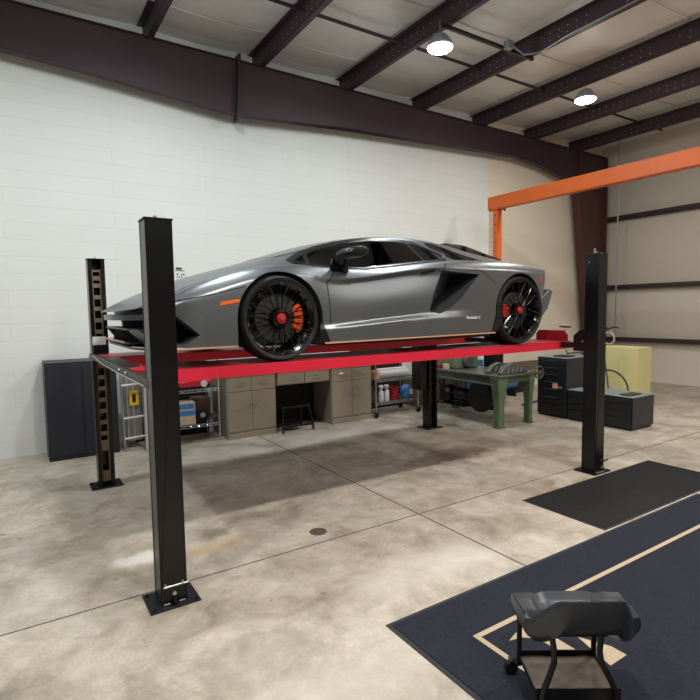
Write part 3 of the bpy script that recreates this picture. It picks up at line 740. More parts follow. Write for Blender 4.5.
# front bumper pieces
def carprism(mb,pts,z0,z1,s=1): return mb.prism([(XC+x,YC+s*w) for x,w in pts],2,ZT+z0,ZT+z1)
def plan(pts,z0,z1):
    full=[(XC+x,YC-w) for x,w in pts]+[(XC+x,YC+w) for x,w in reversed(pts)]
    return MB().prism(full,2,ZT+z0,ZT+z1)
plan([(-.95,.50),(-.84,.80),(-.70,.84)],.13,.262).build('front_bumper_grille',M['pocket'],car)
plan([(-.87,.50),(-.80,.80),(-.70,.84)],.262,.37).build('upper_grille',M['pocket'],car)
plan([(-1.06,.25),(-1.0,.36),(-.86,.62),(-.72,.62)],.33,.375).build('nose_underside',M['paint'],car,.004)
plan([(-1.01,.50),(-.90,.52)],.257,.272).build('bumper_blade',M['black_plastic'],car,.003)
plan([(-1.03,.48),(-.98,.56),(-.85,.56)],.158,.174).build('splitter_blade',M['black_gloss'],car,.003)
plan([(-.99,.50),(-.95,.66),(-.83,.93),(-.72,.95)],.118,.136).build('front_splitter',M['black_plastic'],car,.003)
MB().tube([(XC-1.031,YC-.48,ZT+.172),(XC-1.031,YC+.48,ZT+.172)],.0055,6).build('splitter_pinstripe',M['gold'],car)
for s in (-1,1):
    f=MB()
    P=[(-1.01,.49,.262),(-.97,.60,.266),(-.84,.76,.15),(-.90,.60,.135)]
    n=4; vs=[(XC+x,YC+s*w,ZT+z) for x,w,z in P]+[(XC+x+.05,YC+s*w*.97,ZT+z) for x,w,z in P]
    f.add(vs,[(0,1,2,3),(7,6,5,4)]+[(i,(i+1)%n,(i+1)%n+n,i+n) for i in range(n)])
    f.build('bumper_fin',M['paint'],car,.003)
    MB().tube([(XC-.99,YC+s*.52,ZT+.137),(XC-.95,YC+s*.665,ZT+.137),(XC-.835,YC+s*.93,ZT+.137),(XC-.74,YC+s*.98,ZT+.137)],.0055,6).build('splitter_pinstripe',M['gold'],car)
    # rear corner diffuser
    d=MB(); d.prism([(XC+3.14,ZT+.24),(XC+3.28,ZT+.37),(XC+3.36,ZT+.55),(XC+3.30,ZT+.58),(XC+3.10,ZT+.42)],1,YC+s*.70,YC+s*.90); d.build('rear_diffuser',M['paint'],car,.006)
    d=MB(); d.prism([(XC+3.06,ZT+.15),(XC+3.24,ZT+.24),(XC+3.26,ZT+.27),(XC+3.08,ZT+.26)],1,YC+s*.66,YC+s*.86); d.build('diffuser_lip',M['gold'],car,.004)
    # door mirror
    m=MB()
    prof=[(0,0),(.3,.9),(.75,1),(1,.75),(1,.25),(.8,-.25),(.4,-.4)]
    rings=[]
    for t,sc in ((0,.75),(.2,.98),(.6,1.0),(.92,.92),(1,.75)):
        ww=1.0+.20*t
        for a,b in prof: rings.append((XC+.41+.26*((a-.5)*sc+.5)+.02*t,YC+s*ww,ZT+.826+.074*((b-.3)*sc)+.012*t))
    n=len(prof); fs=[]
    for i in range(4):
        for k_ in range(n): fs.append((i*n+k_,i*n+(k_+1)%n,(i+1)*n+(k_+1)%n,(i+1)*n+k_))
    m.add(rings,fs); m.add(rings[:n],[list(range(n))]); m.add(rings[-n:],[list(range(n))[::-1]])
    mo=m.build('door_mirror',M['black_satin'],car,sub=1)
    st=MB(); st.tube([(XC+.62,YC+s*.90,ZT+.70),(XC+.585,YC+s*.98,ZT+.755),(XC+.57,YC+s*1.05,ZT+.82)],[.032,.026,.03],8); st.prism([(XC+.48,ZT+.70),(XC+.66,ZT+.70),(XC+.60,ZT+.74),(XC+.50,ZT+.80)],1,YC+s*.90-.012,YC+s*.90+.012)
    st.build('mirror_stalk',M['black_gloss'],mo)
# seats and dash inside the cabin
for s in (-1,1):
    q=MB(); q.prism([(XC+1.05,ZT+.70),(XC+1.36,ZT+.70),(XC+1.60,ZT+.96),(XC+1.50,ZT+.98),(XC+1.28,ZT+.84),(XC+1.05,ZT+.82)],1,YC+s*.38-.22,YC+s*.38+.22); q.build('seat',M['cabin'],car,.02)
q=MB(); q.prism([(XC+.30,ZT+.72),(XC+.62,ZT+.72),(XC+.60,ZT+.86),(XC+.50,ZT+.875),(XC+.30,ZT+.80)],1,YC-.58,YC+.58); q.build('dashboard',M['leather'],car,.01)
# wheels
def wheel(x,s,R,rr,wd,wout,cal,cang,name):
    C=Vector((XC+x,YC+s*wout,ZT+R)); D=-s   # D: direction from outer face towards car centre in y
    w=MB()
    pr=[(rr-.012,.012),(rr,.004),(rr+.004,.0),(rr+.001,.012),(rr-.006,.02),(rr-.012,.03),(rr-.018,wd-.03),(rr-.008,wd-.01),(rr-.03,wd-.012),(rr-.03,.03)]
    w.lathe([(r,h*D) for r,h in pr],C,'y',64,True,True)
    w.lathe([(.075,.022*D),(.07,.012*D),(.05,.008*D),(.05,.06*D),(.08,.06*D)],C,'y',32)
    wh=w.build('wheel',M['rim'],car,angle=30)
    sp=MB()
    def pt(r,a,h): return (C.x+r*math.cos(a),C.y+h*D,C.z+r*math.sin(a))
    ns=18
    for k in range(ns):
        a=2*PI*k/ns+.05
        A=pt(.062,a,.018);m_=pt(rr*.46,a,.024);e1=pt(rr-.008,a+.165,.012);e2=pt(rr-.008,a-.165,.012)
        sp.tube([A,m_],[.0075,.006],4); sp.tube([m_,pt(rr*.75,a+.095,.020),e1],[.0055,.0045,.005],4); sp.tube([m_,pt(rr*.75,a-.095,.020),e2],[.0055,.0045,.005],4)
    sp.build('spokes',M['rim'],wh,angle=20)['label']='forked gloss black spokes'
    for k in range(10 if s<0 else 0):
        a=2*PI*(k+.5)/10; p=pt(rr-.008,a,.006); MB().cyl(p,(p[0],p[1]-D*.005,p[2]),.0045,n=6).build('rim_stud',M['silver'],wh)
    t=MB()
    tp=[(rr,.004),(rr+.02,-.004),((R+rr)/2+.005,-.008),(R-.022,-.003),(R-.007,.014),(R-.001,.04)]
    for g in (.25,.42,.58,.75):
        tp+=[(R,wd*g-.006),(R-.007,wd*g-.005),(R-.007,wd*g+.005),(R,wd*g+.006)]
    tp+=[(R-.001,wd-.04),(R-.007,wd-.014),(R-.022,wd+.003),(rr+.02,wd+.004),(rr,wd-.004)]
    t.lathe([(r,h*D) for r,h in tp],C,'y',72,True,True)
    t.build('tyre',M['rubber'],wh,angle=35)
    cc=MB(); cc.lathe([(.001,-.006*D),(.018,-.006*D),(.022,0),(.036,.002*D),(.040,.008*D),(.040,.03*D)],C,'y',28)
    cp=cc.build('centre_lock',M['redcap'],wh); 
    cc=MB(); cc.lathe([(.001,-.010*D),(.012,-.009*D),(.015,-.004*D)],C,'y',20); cc.build('centre_badge',M['silver'],wh)
    dd=MB(); dd.lathe([(.07,.075*D),(.185,.075*D),(.19,.08*D),(.19,.10*D),(.07,.10*D)],C,'y',48,True,True); dd.lathe([(.001,.06*D),(.075,.06*D),(.075,.12*D)],C,'y',24)
    dd.build('brake_disc',M['disc'],wh,angle=30)
    ca=MB(); n=10; a0,a1=cang; vs=[];fs=[]
    for i in range(n+1):
        a=a0+(a1-a0)*i/n; ri,ro=(.128,.208) if 0<i<n else (.142,.198)
        vs+=[pt(ri,a,.045),pt(ro,a,.050),pt(ro,a,.13),pt(ri,a,.13)]
    for i in range(n):
        for k in range(4): fs.append((i*4+k,i*4+(k+1)%4,i*4+4+(k+1)%4,i*4+4+k))
    fs+=[(0,1,2,3),(n*4+3,n*4+2,n*4+1,n*4)]
    ca.add(vs,fs); ca.build('brake_caliper',cal,wh,.004)
for s in (-1,1):
    wheel(0,s,.326,.275,.25,.985,M['caliper'],(-.62,.62),'f')
    wheel(2.70,s,.352,.300,.33,1.0,M['caliper_r'],(PI-.35,PI+.42),'r')
# script badge ahead of the rear wheel
def text(name,body_,size,mtl,parent,mat4,ext=.001,shear=0,font=None):
    cu=bpy.data.curves.new('t','FONT'); cu.body=body_; cu.size=size; cu.extrude=ext; cu.shear=shear; cu.align_x='CENTER'; cu.align_y='CENTER'
    o=bpy.data.objects.new('t',cu); COL.objects.link(o); me=evalmesh(o); bpy.data.objects.remove(o)
    me.transform(mat4); me.materials.clear(); me.materials.append(mtl); me.name=name
    if parent is not None: me.transform(Matrix.Translation(-WL[parent.name]))
    q=bpy.data.objects.new(name,me); link(q,parent); return q
RX=Matrix.Rotation(PI/2,4,'X')
text('badge','Aventador S',.044,M['whiteplast'],car,Matrix.Translation((XC+2.0,YC-1.0095,ZT+.292))@RX@Matrix.Diagonal((.85,1,1,1)),.0015,.4)

# ------------------------------------------------------------------ back wall furniture
def cabinet_pair(name,x0,x1,label,zb=0.0):
    t=thing(name,label,'cabinet',((x0+x1)/2,7.1,0),'stainless base cabinets')
    y0,y1,zt=6.75,7.36,.865
    m=MB(); m.box(x0,x1,y0+.02,y1,.08,zt); m.box(x0+.01,x1-.01,y0+.0,y1,.0,.08); m.build('body',M['stainless'],t,.003)
    xm=(x0+x1)/2
    for i,(a,b) in enumerate(((x0+.015,xm-.003),(xm+.003,x1-.015))):
        d=B(a,b,y0,y0+.02,.10,.635).build('door',M['stainless'],t,.003)
        hx=b-.04 if i==0 else a+.04
        MB().tube([(hx-.03,y0,.46),(hx-.028,y0-.018,.46),(hx+.028,y0-.018,.46),(hx+.03,y0,.46)],.006,8).build('handle',M['chrome'],d)
        w=B(a,b,y0,y0+.02,.65,.855).build('drawer',M['stainless'],t,.003)
        cx=(a+b)/2
        MB().tube([(cx-.06,y0,.765),(cx-.055,y0-.02,.765),(cx+.055,y0-.02,.765),(cx+.06,y0,.765)],.006,8).build('handle',M['chrome'],w)
    return t
cabinet_pair('base_cabinet',2.385,3.11,'two-door stainless cabinet under the lift, left of the knee opening')
cabinet_pair('base_cabinet',4.02,4.77,'two-door stainless cabinet under the lift, beside the wire cart')
t=thing('drawer_unit','pair of stainless drawers spanning the dark knee opening between the cabinets','drawers',(3.56,7.1,.67))
B(3.13,4.0,6.77,7.36,.672,.865).build('frame',M['stainless'],t,.003)
for a,b in ((3.14,3.56),(3.57,3.99)):
    w=B(a,b,6.75,6.77,.685,.855).build('drawer',M['stainless'],t,.003); cx=(a+b)/2
    MB().tube([(cx-.06,6.75,.775),(cx-.055,6.73,.775),(cx+.055,6.73,.775),(cx+.06,6.75,.775)],.006,8).build('handle',M['chrome'],w)
B(3.115,4.015,7.30,7.34,0,.67).build('knee_dark_panel',M['knee'],t)  # darkness of the knee opening put into this panel's near-black colour
tag(B(2.37,4.79,6.735,7.42,.867,.905).build('worktop',M['stainless'],bevel=.004,wl=(3.5,7,.867)),'long stainless worktop lying across the cabinets','worktop')
# black tubular step frame
t=thing('step_stool','black tubular low step stool standing in front of the knee opening','step stool',(3.42,6.66,0))
ya=6.62
for x in (3.17,3.60):
    s=1 if x>3.4 else -1
    MB().tube([(x+.03*s,ya-.0,.012),(x+.012*s,ya+.02,.2),(x-.01*s,ya+.05,.34),(x-.02*s,ya+.12,.375),(x-.01*s,ya+.30,.36),(x+.02*s,ya+.38,.012)],.016,10).build('side_tube',M['black_metal'],t)
MB().tube([(3.17,ya+.06,.355),(3.60,ya+.06,.355)],.014).build('top_tube',M['black_metal'],t)
MB().tube([(3.16,ya+.01,.09),(3.61,ya+.01,.09)],.012).build('lower_tube',M['black_metal'],t)
B(3.22,3.5,ya+.1,ya+.3,.10,.13).build('step_plate',M['black_metal'],t)
# ---- wire shelving helper
def wire_shelf(mb,x0,x1,y0,y1,z):
    for y in (y0,y1):
        mb.tube([(x0,y,z+.020),(x1,y,z+.020)],.007,6); mb.tube([(x0,y,z-.012),(x1,y,z-.012)],.006,6)
        n=int((x1-x0)/.05)
        pts=[(x0+(x1-x0)*i/n,y,z+(.022 if i%2 else -.008)) for i in range(n+1)]; mb.tube(pts,.004,5)
    for x in (x0,x1): mb.tube([(x,y0,z+.022),(x,y1,z+.022)],.0045,6)
    n=int((x1-x0)/.035)
    for i in range(n): xx=x0+(x1-x0)*(i+.5)/n; mb.tube([(xx,y0,z+.024),(xx,y1,z+.024)],.002,4)
def rack(name,label,cat,x0,x1,y0,y1,zs,top,casters):
    t=thing(name,label,cat,((x0+x1)/2,(y0+y1)/2,0))
    zb=.10 if casters else 0
    for x in (x0,x1):
        for y in (y0,y1):
            p=MB().tube([(x,y,zb),(x,y,top)],.0125,10).build('upright',M['chrome'],t)
            if casters:
                c=MB().cyl((x-.015,y,.05),(x+.015,y,.05),.05,n=20); c.build('caster_wheel',M['rubber'],t)
                f=MB(); f.box(x-.024,x-.018,y-.02,y+.02,.05,.10); f.box(x+.018,x+.024,y-.02,y+.02,.05,.10); f.box(x-.024,x+.024,y-.02,y+.02,.095,.10); f.build('caster_fork',M['chrome'],t)
    for z in zs:
        m=MB(); wire_shelf(m,x0,x1,y0,y1,z); m.build('wire_shelf',M['chrome'],t)
    return t
rack('wire_shelving','chrome wire shelving unit left of the stainless cabinets','shelving',1.50,2.30,6.82,7.36,(.235,.70,1.12),1.2,False)
rack('wire_cart','chrome wire cart on casters right of the stainless cabinets','cart',4.83,5.70,6.72,7.2,(.22,.59,.96),1.02,True)
# goods on the left shelving
def bxt(name,mtl,x0,x1,y0,y1,z0,z1,label,cat,group=None,bevel=.004):
    return tag(B(x0,x1,y0,y1,z0,z1).build(name,mtl,bevel=bevel,wl=((x0+x1)/2,(y0+y1)/2,z0)),label,cat,group)
ZS=.261
t=thing('cardboard_box','pale cardboard box with blue tape strips on the middle wire shelf','box',(1.86,6.95,ZS))
B(1.70,1.985,6.84,7.06,ZS,ZS+.30).build('carton',M['card_pale'],t,.004)
B(1.72,1.97,6.836,6.84,ZS+.22,ZS+.28).build('tape_strip',M['bluetape'],t); B(1.76,1.985,6.836,6.84,ZS+.13,ZS+.19).build('tape_strip',M['bluetape'],t)
bxt('cardboard_box',M['card'],2.04,2.25,7.02,7.30,ZS,ZS+.30,'brown dented cardboard box on the middle wire shelf behind the black wheel','box')
t=thing('cart_wheel','small black rubber wheel with grey hub on the middle wire shelf','wheel',(2.06,6.93,ZS))
MB().lathe([(.035,-.03),(.085,-.03),(.097,-.018),(.099,0),(.097,.018),(.085,.03),(.035,.03)],(2.10,6.93,ZS+.1),'y',28,True,True).build('tyre',M['rubber'],t)
MB().lathe([(.001,-.028),(.035,-.03),(.045,-.025),(.045,.02),(.001,.02)],(2.10,6.93,ZS+.1),'y',20).build('hub',M['alu'],t)
k=MB()
for i in range(5):
    a=2*PI*i/5; k.cyl((2.255,6.94,ZS+.07),(2.255+.05*math.cos(a),6.93,ZS+.07+.05*math.sin(a)),.014,n=8)
k.lathe([(.001,-.03),(.03,-.03),(.035,.03),(.001,.03)],(2.255,6.94,ZS+.07),'y',14)
tag(k.build('valve_handle',M['iron'],wl=(2.2,6.94,ZS)),'greyish metal hub with stubby spokes beside the small wheel on the shelf','hub')
ZS2=.726
t=thing('floor_jack','red hydraulic floor jack lying on the upper wire shelf','jack',(2.05,6.95,ZS2))
MB().prism([(1.72,ZS2+.03),(2.22,ZS2+.03),(2.24,ZS2+.09),(2.05,ZS2+.115),(1.72,ZS2+.09)],1,6.88,7.08).build('body',M['redbright'],t,.01)
MB().lathe([(.001,.02),(.04,.015),(.045,-.01),(.001,-.012)],(2.12,6.87,ZS2+.06),'y',20).build('round_plate',M['whiteplast'],t)
for x in (1.78,2.17): MB().cyl((x,6.87,ZS2+.03),(x,7.09,ZS2+.03),.03,n=18).build('wheel',M['rubber'],t)
# goods on the wire cart
ZC=.246; ZC2=.616
t=thing('paper_roll','large white paper towel roll lying on the cart shelf above the spray bottles','paper roll',(5.17,6.86,ZC2))
MB().lathe([(.02,-.30),(.076,-.30),(.08,-.29),(.08,.29),(.076,.30),(.02,.30)],(5.25,6.86,ZC2+.08),'x',32,True,True).build('paper',M['whiteplast'],t)
bxt('snack_box',M['sticker'],4.85,4.935,6.76,6.9,ZC2,ZC2+.13,'small pinkish printed box at the left end of the upper cart shelf','box')
def spray(x,y,label):
    t=thing('spray_bottle',label,'spray bottle',(x,y,ZC),'white spray bottles on the cart')
    MB().lathe([(.001,0),(.04,0),(.043,.01),(.043,.13),(.036,.16),(.016,.19),(.014,.215)],(x,y,ZC),'z',20).build('bottle',M['whiteplast'],t)
    MB().prism([(x-.05,ZC+.235),(x-.045,ZC+.262),(x+.03,ZC+.265),(x+.035,ZC+.21),(x-.015,ZC+.21),(x-.02,ZC+.232)],1,y-.014,y+.014).build('nozzle_head',M['whiteplast'],t,.003)
    MB().tube([(x-.02,y,ZC+.235),(x-.035,y,ZC+.215),(x-.03,y,ZC+.19)],.005,6).build('trigger',M['whiteplast'],t)
spray(4.99,6.80,'white spray bottle on the lower cart shelf, the left one of two')
spray(5.10,6.80,'white spray bottle on the lower cart shelf, the one nearer the red bucket')
t=thing('jug','small dark brown jug with green label on the lower cart shelf corner','jug',(4.91,6.95,ZC))
MB().lathe([(.001,0),(.045,0),(.05,.02),(.05,.14),(.03,.19),(.02,.2),(.02,.24),(.001,.24)],(4.91,6.95,ZC),'z',20).build('bottle',M['card'],t)
MB().lathe([(.0512,.05),(.0512,.12)],(4.91,6.95,ZC),'z',20).build('label_band',M['green'],t)
t=thing('bucket','small red plastic bucket on the lower cart shelf','bucket',(5.28,6.86,ZC))
MB().lathe([(.001,0),(.075,0),(.09,.19),(.097,.195),(.095,.205),(.086,.2),(.07,.01),(.001,.01)],(5.28,6.86,ZC),'z',28).build('pail',M['redplast'],t)
t=thing('rag_bag','blue printed bag of rags on the lower cart shelf','bag',(5.55,6.86,ZC))
bg=MB(); rr=random.Random(3)
prof=[(.075,0),(.095,.03),(.1,.1),(.09,.17),(.06,.2),(.05,.215)]
vs=[];n=18
for r,h in prof:
    for k in range(n):
        a=2*PI*k/n; j=1+.07*rr.uniform(-1,1); vs.append((5.55+1.15*r*j*math.cos(a),6.86+.7*r*j*math.sin(a),ZC+h))
fs=[(i*n+k,i*n+(k+1)%n,(i+1)*n+(k+1)%n,(i+1)*n+k) for i in range(len(prof)-1) for k in range(n)]+[list(range(n))[::-1],[ (len(prof)-1)*n+k for k in range(n)]]
bg.add(vs,fs,True); bg.build('sack',M['blue'],t)
B(5.57,5.63,6.775,6.79,ZC+.06,ZC+.15).build('printed_label',M['card_pale'],t,.003)
# brown boxes by the wall
bxt('storage_box',M['card'],5.95,6.55,7.12,7.46,0,.52,'brown cardboard carton on the floor between the wire cart and the green machine','box')
bxt('storage_box',mat('maroon_carton','#4b3a3a',.8),6.60,7.35,7.15,7.46,0,.50,'dark maroon carton on the floor by the wall behind the green machine','box')
# dark cabinet and folding ladder at far left
t=thing('storage_cabinet','dark navy storage cabinet standing behind the far left post','cabinet',(.72,7.2,0))
B(.30,1.07,7.0,7.46,0,1.17).build('body',M['navy'],t,.006)
B(.32,.68,6.99,7.0,.05,1.13).build('door',M['navy'],t,.003); B(.69,1.05,6.99,7.0,.05,1.13).build('door',M['navy'],t,.003)
t=thing('step_ladder','folded aluminium step ladder with yellow label leaning left of the shelving','ladder',(1.22,7.0,0))
LX0,LX1=1.12,1.39
def lean(z,y0=6.93): return y0+.12*z
for x in (LX0+.01,LX1-.01): MB().tube([(x,lean(0)+.05,0.005),(x,lean(1.15)+.05,1.15)],.013,8).build('rear_rail',M['alu'],t)
MB().prism([(LX0+.02,.10),(LX1-.02,.10),(LX1-.02,1.12),(LX0+.02,1.12)],1,7.10,7.115).build('platform_panel',M['alu_grey'],t)
for x in (LX0+.07,LX0+.14): B(x,x+.02,7.088,7.1,.1,1.12).build('panel_rib',M['alu'],t)
for z in (.17,.42,.83): MB().tube([(LX0-.0,lean(z)-.02,z),(LX1+.02,lean(z)-.02,z+.012)],.014,8).build('rung',M['white_paint'],t)
MB().tube([(LX1-.02,6.86,.006),(LX1-.005,6.93,1.08)],.016,10).build('front_rail',M['white_paint'],t)
yl=MB()
zz=.56
yl.prism([(LX0+.10,zz),(LX0+.21,zz),(LX0+.21,zz+.18),(LX0+.10,zz+.18)],1,7.07,7.09)
yl.build('yellow_label',M['yellow'],t); B(LX0+.135,LX0+.175,7.066,7.07,zz+.04,zz+.145).build('label_window',M['slot_dark'],t)
# faint stencil on the wall beside the near post
st=MB(); rr=random.Random(5)
for r_ in range(3):
    for c_ in range(5):
        if rr.random()<.75: x=1.99+c_*.028; z=2.26-r_*.035; st.box(x,x+rr.uniform(.012,.022),7.494,7.4995,z,z+rr.uniform(.008,.02))
st.box(1.98,2.06,7.494,7.4995,2.335,2.36); st.box(1.97,2.10,7.494,7.4995,2.315,2.322)
struct(st.build('trim_6',M['navy']))
struct(B(8.75,10.6,7.44,7.5,.36,.56).build('baseboard_back',M['wood']))
# ------------------------------------------------------------------ green machine
t=thing('machine_bench','old green machine bench with grimy iron top and heavy splayed legs','machine',(6.2,5.9,0))
x0,x1,y0,y1=5.76,6.52,5.03,6.75; ZM=.765
B(x0-.02,x1+.06,y0-.03,y1,ZM-.03,ZM).build('table_top',M['iron'],t,.006)
fr=MB(); fr.box(x0,x0+.03,y0,y1-.05,ZM-.155,ZM-.03); fr.box(x1-.03,x1,y0,y1-.05,ZM-.155,ZM-.03); fr.box(x0+.03,x1-.03,y0,y0+.03,ZM-.12,ZM-.03); fr.box(x0+.03,x1-.03,y1-.08,y1-.05,ZM-.155,ZM-.03)
fr.build('frame_apron',M['green_dark'],t,.004)
def leg(cx,cy,sx):
    m=MB()
    def ring(z,w,d): return [(cx-w/2,cy-d/2,z),(cx+w/2,cy-d/2,z),(cx+w/2,cy+d/2,z),(cx-w/2,cy+d/2,z)]
    vs=ring(.015,.13*sx,.10)+ring(.3,.12*sx,.10)+ring(.52,.15*sx,.13)+ring(ZM-.03,.22*sx,.16)
    fs=[(3,2,1,0),(12,13,14,15)]+[(i*4+k,i*4+(k+1)%4,i*4+4+(k+1)%4,i*4+4+k) for i in range(3) for k in range(4)]
    m.add(vs,fs); m.box(cx-.085*sx,cx+.085*sx,cy-.065,cy+.065,0,.015)
    m.build('leg',M['green'],t,.006)
leg(5.84,5.10,1); leg(6.48,5.10,.62); leg(5.84,6.62,1); leg(6.46,6.62,.62)
MB().tube([(x0-.035,y0+.05,ZM-.13),(x0-.035,6.2,ZM-.12)],.012,8).build('feed_rod',M['iron'],t)
MB().lathe([(.02,-.02),(.235,-.02),(.245,-.01),(.245,.01),(.235,.02),(.02,.02)],(5.90,5.52,.40),'x',40,True,True).build('drive_pulley',M['black_metal'],t)
MB().lathe([(.001,-.03),(.06,-.03),(.06,.06),(.001,.06)],(5.90,5.52,.40),'x',20).build('pulley_hub',M['black_metal'],t)
mo=MB(); mo.lathe([(.001,-.16),(.09,-.15),(.11,-.12),(.11,.12),(.09,.15),(.001,.16)],(6.0,5.98,.36),'y',28); mo.box(5.94,6.06,5.9,6.06,.20,.28); mo.build('motor',M['black_metal'],t)
mo=MB(); mo.lathe([(.001,-.12),(.08,-.12),(.13,-.08),(.14,0),(.13,.08),(.08,.12),(.001,.12)],(5.98,6.28,.35),'x',24); mo.build('gearbox',M['black_metal'],t)
B(5.88,6.08,5.85,6.45,.185,.21).build('motor_shelf',M['black_metal'],t)
for y in (5.9,6.4): MB().tube([(5.98,y,.2),(5.98,y-.02,ZM-.03)],.014,8).build('hanger_bar',M['black_metal'],t)
MB().tube([(5.92,6.30,.42),(5.86,6.42,.55),(5.84,6.5,.62),(5.9,6.52,.73)],.012,8).build('hose',M['black_plastic'],t)
# castings and handwheel on the top
for cy in (5.35,5.12):
    v=MB(); v.prism([(5.86,ZM),(5.86,ZM+.03),(5.96,ZM+.12),(6.10,ZM+.155),(6.26,ZM+.13),(6.44,ZM+.05),(6.44,ZM)],1,cy-.035,cy+.035); c=v.build('slotted_casting',M['iron'],t,.008)
    for k in range(4): MB().tube([(6.0+.09*k,cy-.04,ZM+.02),(6.03+.09*k,cy-.045,ZM+.10)],.009,6).build('slot_bar',M['alu'],c)
hwz=ZM-.02
hwm=MB(); hwm.lathe([(.085,-.01),(.1,-.012),(.105,0),(.1,.012),(.085,.01)],(6.68,5.06,hwz),'y',28,True,True)
for k in range(4):
    a=k*PI/2+.4; hwm.tube([(6.68,5.06,hwz),(6.68+.09*math.cos(a),5.06,hwz+.09*math.sin(a))],.009,6)
hwm.lathe([(.001,-.02),(.025,-.02),(.025,.02),(.001,.02)],(6.68,5.06,hwz),'y',16)
hwm.build('handwheel',M['iron'],t); MB().cyl((6.5,5.06,hwz),(6.60,5.06,hwz),.03,n=14).build('wheel_shaft',M['green_dark'],t)
hs=MB(); hs.box(5.9,6.42,6.05,6.7,ZM,ZM+.22); hs.build('headstock',M['green'],t,.02)
MB().lathe([(.001,-.05),(.09,-.05),(.1,-.03),(.1,.03),(.001,.05)],(6.15,6.02,ZM+.12),'y',24).build('chuck',M['iron'],t)
# loose bits on top of it
for i,(x,y,c,l) in enumerate([(5.82,6.35,'redplast','red'),(5.85,6.2,'card_pale','pale'),(5.80,6.5,'alu','grey')]):
    bxt('parts_tin',M[c],x-.03,x+.03,y-.05,y+.05,ZM,ZM+.07+.01*i,'small %s tin of parts at the far left end of the machine top'%l,'tin','tins on the machine')
# compressor behind the machine
t=thing('air_tank','small blue air tank on the floor behind the green machine','air tank',(8.05,6.9,0))
MB().lathe([(.001,-.32),(.06,-.31),(.11,-.27),(.125,-.2),(.125,.2),(.11,.27),(.06,.31),(.001,.32)],(8.0,6.85,.28),'x',28).build('tank',M['blue'],t)
for x in (7.8,8.2): B(x-.02,x+.02,6.75,6.95,0,.16).build('foot',M['black_metal'],t)
bxt('compressor_pump',M['black_metal'],8.5,8.8,7.0,7.3,0,.34,'black machine block on the floor beyond the blue air tank','machine')
t=thing('scrap_pipe','grey steel bar lying on the floor beyond the green machine','bar',(7.9,6.1,0)); MB().tube([(7.5,6.02,.02),(8.3,6.15,.02)],.02,8).build('bar',M['iron'],t)
# ------------------------------------------------------------------ black tool chests
def chest(x0,x1,y0,y1,zt,label,nd,cover=False):
    t=thing('tool_chest',label,'tool chest',((x0+x1)/2,(y0+y1)/2,0),'black tool chests')
    B(x0+.012,x1,y0,y1,.03,zt-.01).build('body',M['chest_side'],t,.006)
    B(x0+.02,x1-.02,y0+.02,y1-.02,0,.03).build('plinth',M['black_metal'],t)
    B(x0,x1,y0-.004,y1+.004,zt-.01,zt).build('top_liner',M['chest_top'],t,.003)
    zl=[.05]+[.05+(zt-.08)*((i+1)/nd)**.85 for i in range(nd)]
    for a,b in zip(zl[:-1],zl[1:]):
        d=B(x0-.008,x0+.012,y0+.02,y1-.02,a+.004,b-.004).build('drawer',M['chest'],t,.003)
        yc=(y0+y1)/2; MB().tube([(x0-.008,yc-.12,b-.03),(x0-.022,yc-.11,b-.03),(x0-.022,yc+.11,b-.03),(x0-.008,yc+.12,b-.03)],.006,6).build('handle',M['black_gloss'],d)
    return t
c=chest(7.10,7.72,4.885,5.415,.945,'taller black tool chest right of the green machine',7)
B(7.088,7.092,5.03,5.12,.46,.56).build('square_sticker',M['sticker'],c); B(7.088,7.0915,4.95,5.02,.47,.50).build('oval_badge',M['alu'],c); 
bxt('tool_tray',M['black_plastic'],7.2,7.45,4.98,5.2,.945,.965,'flat black tray lying on the taller tool chest','tray')
chest(7.10,7.66,3.86,4.865,.47,'lower wide black tool chest behind the right lift post',4)
bxt('clipboard',M['black_plastic'],7.2,7.5,3.95,4.1,.47,.485,'flat black case lying on the lower tool chest','case')
# bicycle leaning behind the chests
t=thing('bicycle','bicycle with black saddle standing behind the tool chests','bicycle',(8.3,5.2,0))
def wheelb(y,nm):
    k=MB(); n=40; k.tube([(8.3,y+.33*math.cos(2*PI*i/n),.34+.33*math.sin(2*PI*i/n)) for i in range(n+1)],.013,8,False)
    w=k.build('wheel',M['rubber'],t); k=MB()
    for i in range(16): a=2*PI*i/16; k.tube([(8.3,y,.34),(8.3,y+.32*math.cos(a),.34+.32*math.sin(a))],.0015,4)
    k.build('wire_spokes',M['alu'],w)
wheelb(5.95,'rear'); wheelb(4.92,'front')
k=MB(); S=(8.3,5.72,.95);H_=(8.3,5.05,1.0);BB=(8.3,5.52,.32)
k.tube([S,BB],.016);k.tube([(8.3,5.7,.9),H_],.016);k.tube([BB,(8.3,5.07,.9)],.018);k.tube([BB,(8.3,5.95,.34)],.01);k.tube([(8.3,5.71,.88),(8.3,5.95,.34)],.01);k.tube([(8.3,5.03,1.03),(8.3,4.92,.34)],.014)
k.build('frame',M['iron'],t)
MB().tube([S,(8.3,5.76,1.33)],.013).build('seat_post',M['alu'],t)
sd=MB(); sd.add([(8.22,5.90,1.41),(8.38,5.90,1.41),(8.34,5.72,1.375),(8.315,5.60,1.39),(8.285,5.60,1.39),(8.26,5.72,1.375),(8.24,5.88,1.36),(8.36,5.88,1.36),(8.32,5.72,1.34),(8.305,5.61,1.36),(8.295,5.61,1.36),(8.28,5.72,1.34)],[(0,1,2,3,4,5),(11,10,9,8,7,6),(0,6,7,1),(1,7,8,2),(2,8,9,3),(3,9,10,4),(4,10,11,5),(5,11,6,0)])
sd.build('saddle',M['black_plastic'],t,sub=2)
MB().tube([(8.3,5.04,1.0),(8.3,5.0,1.32),(8.3,4.93,1.36)],.014).build('stem',M['black_metal'],t)
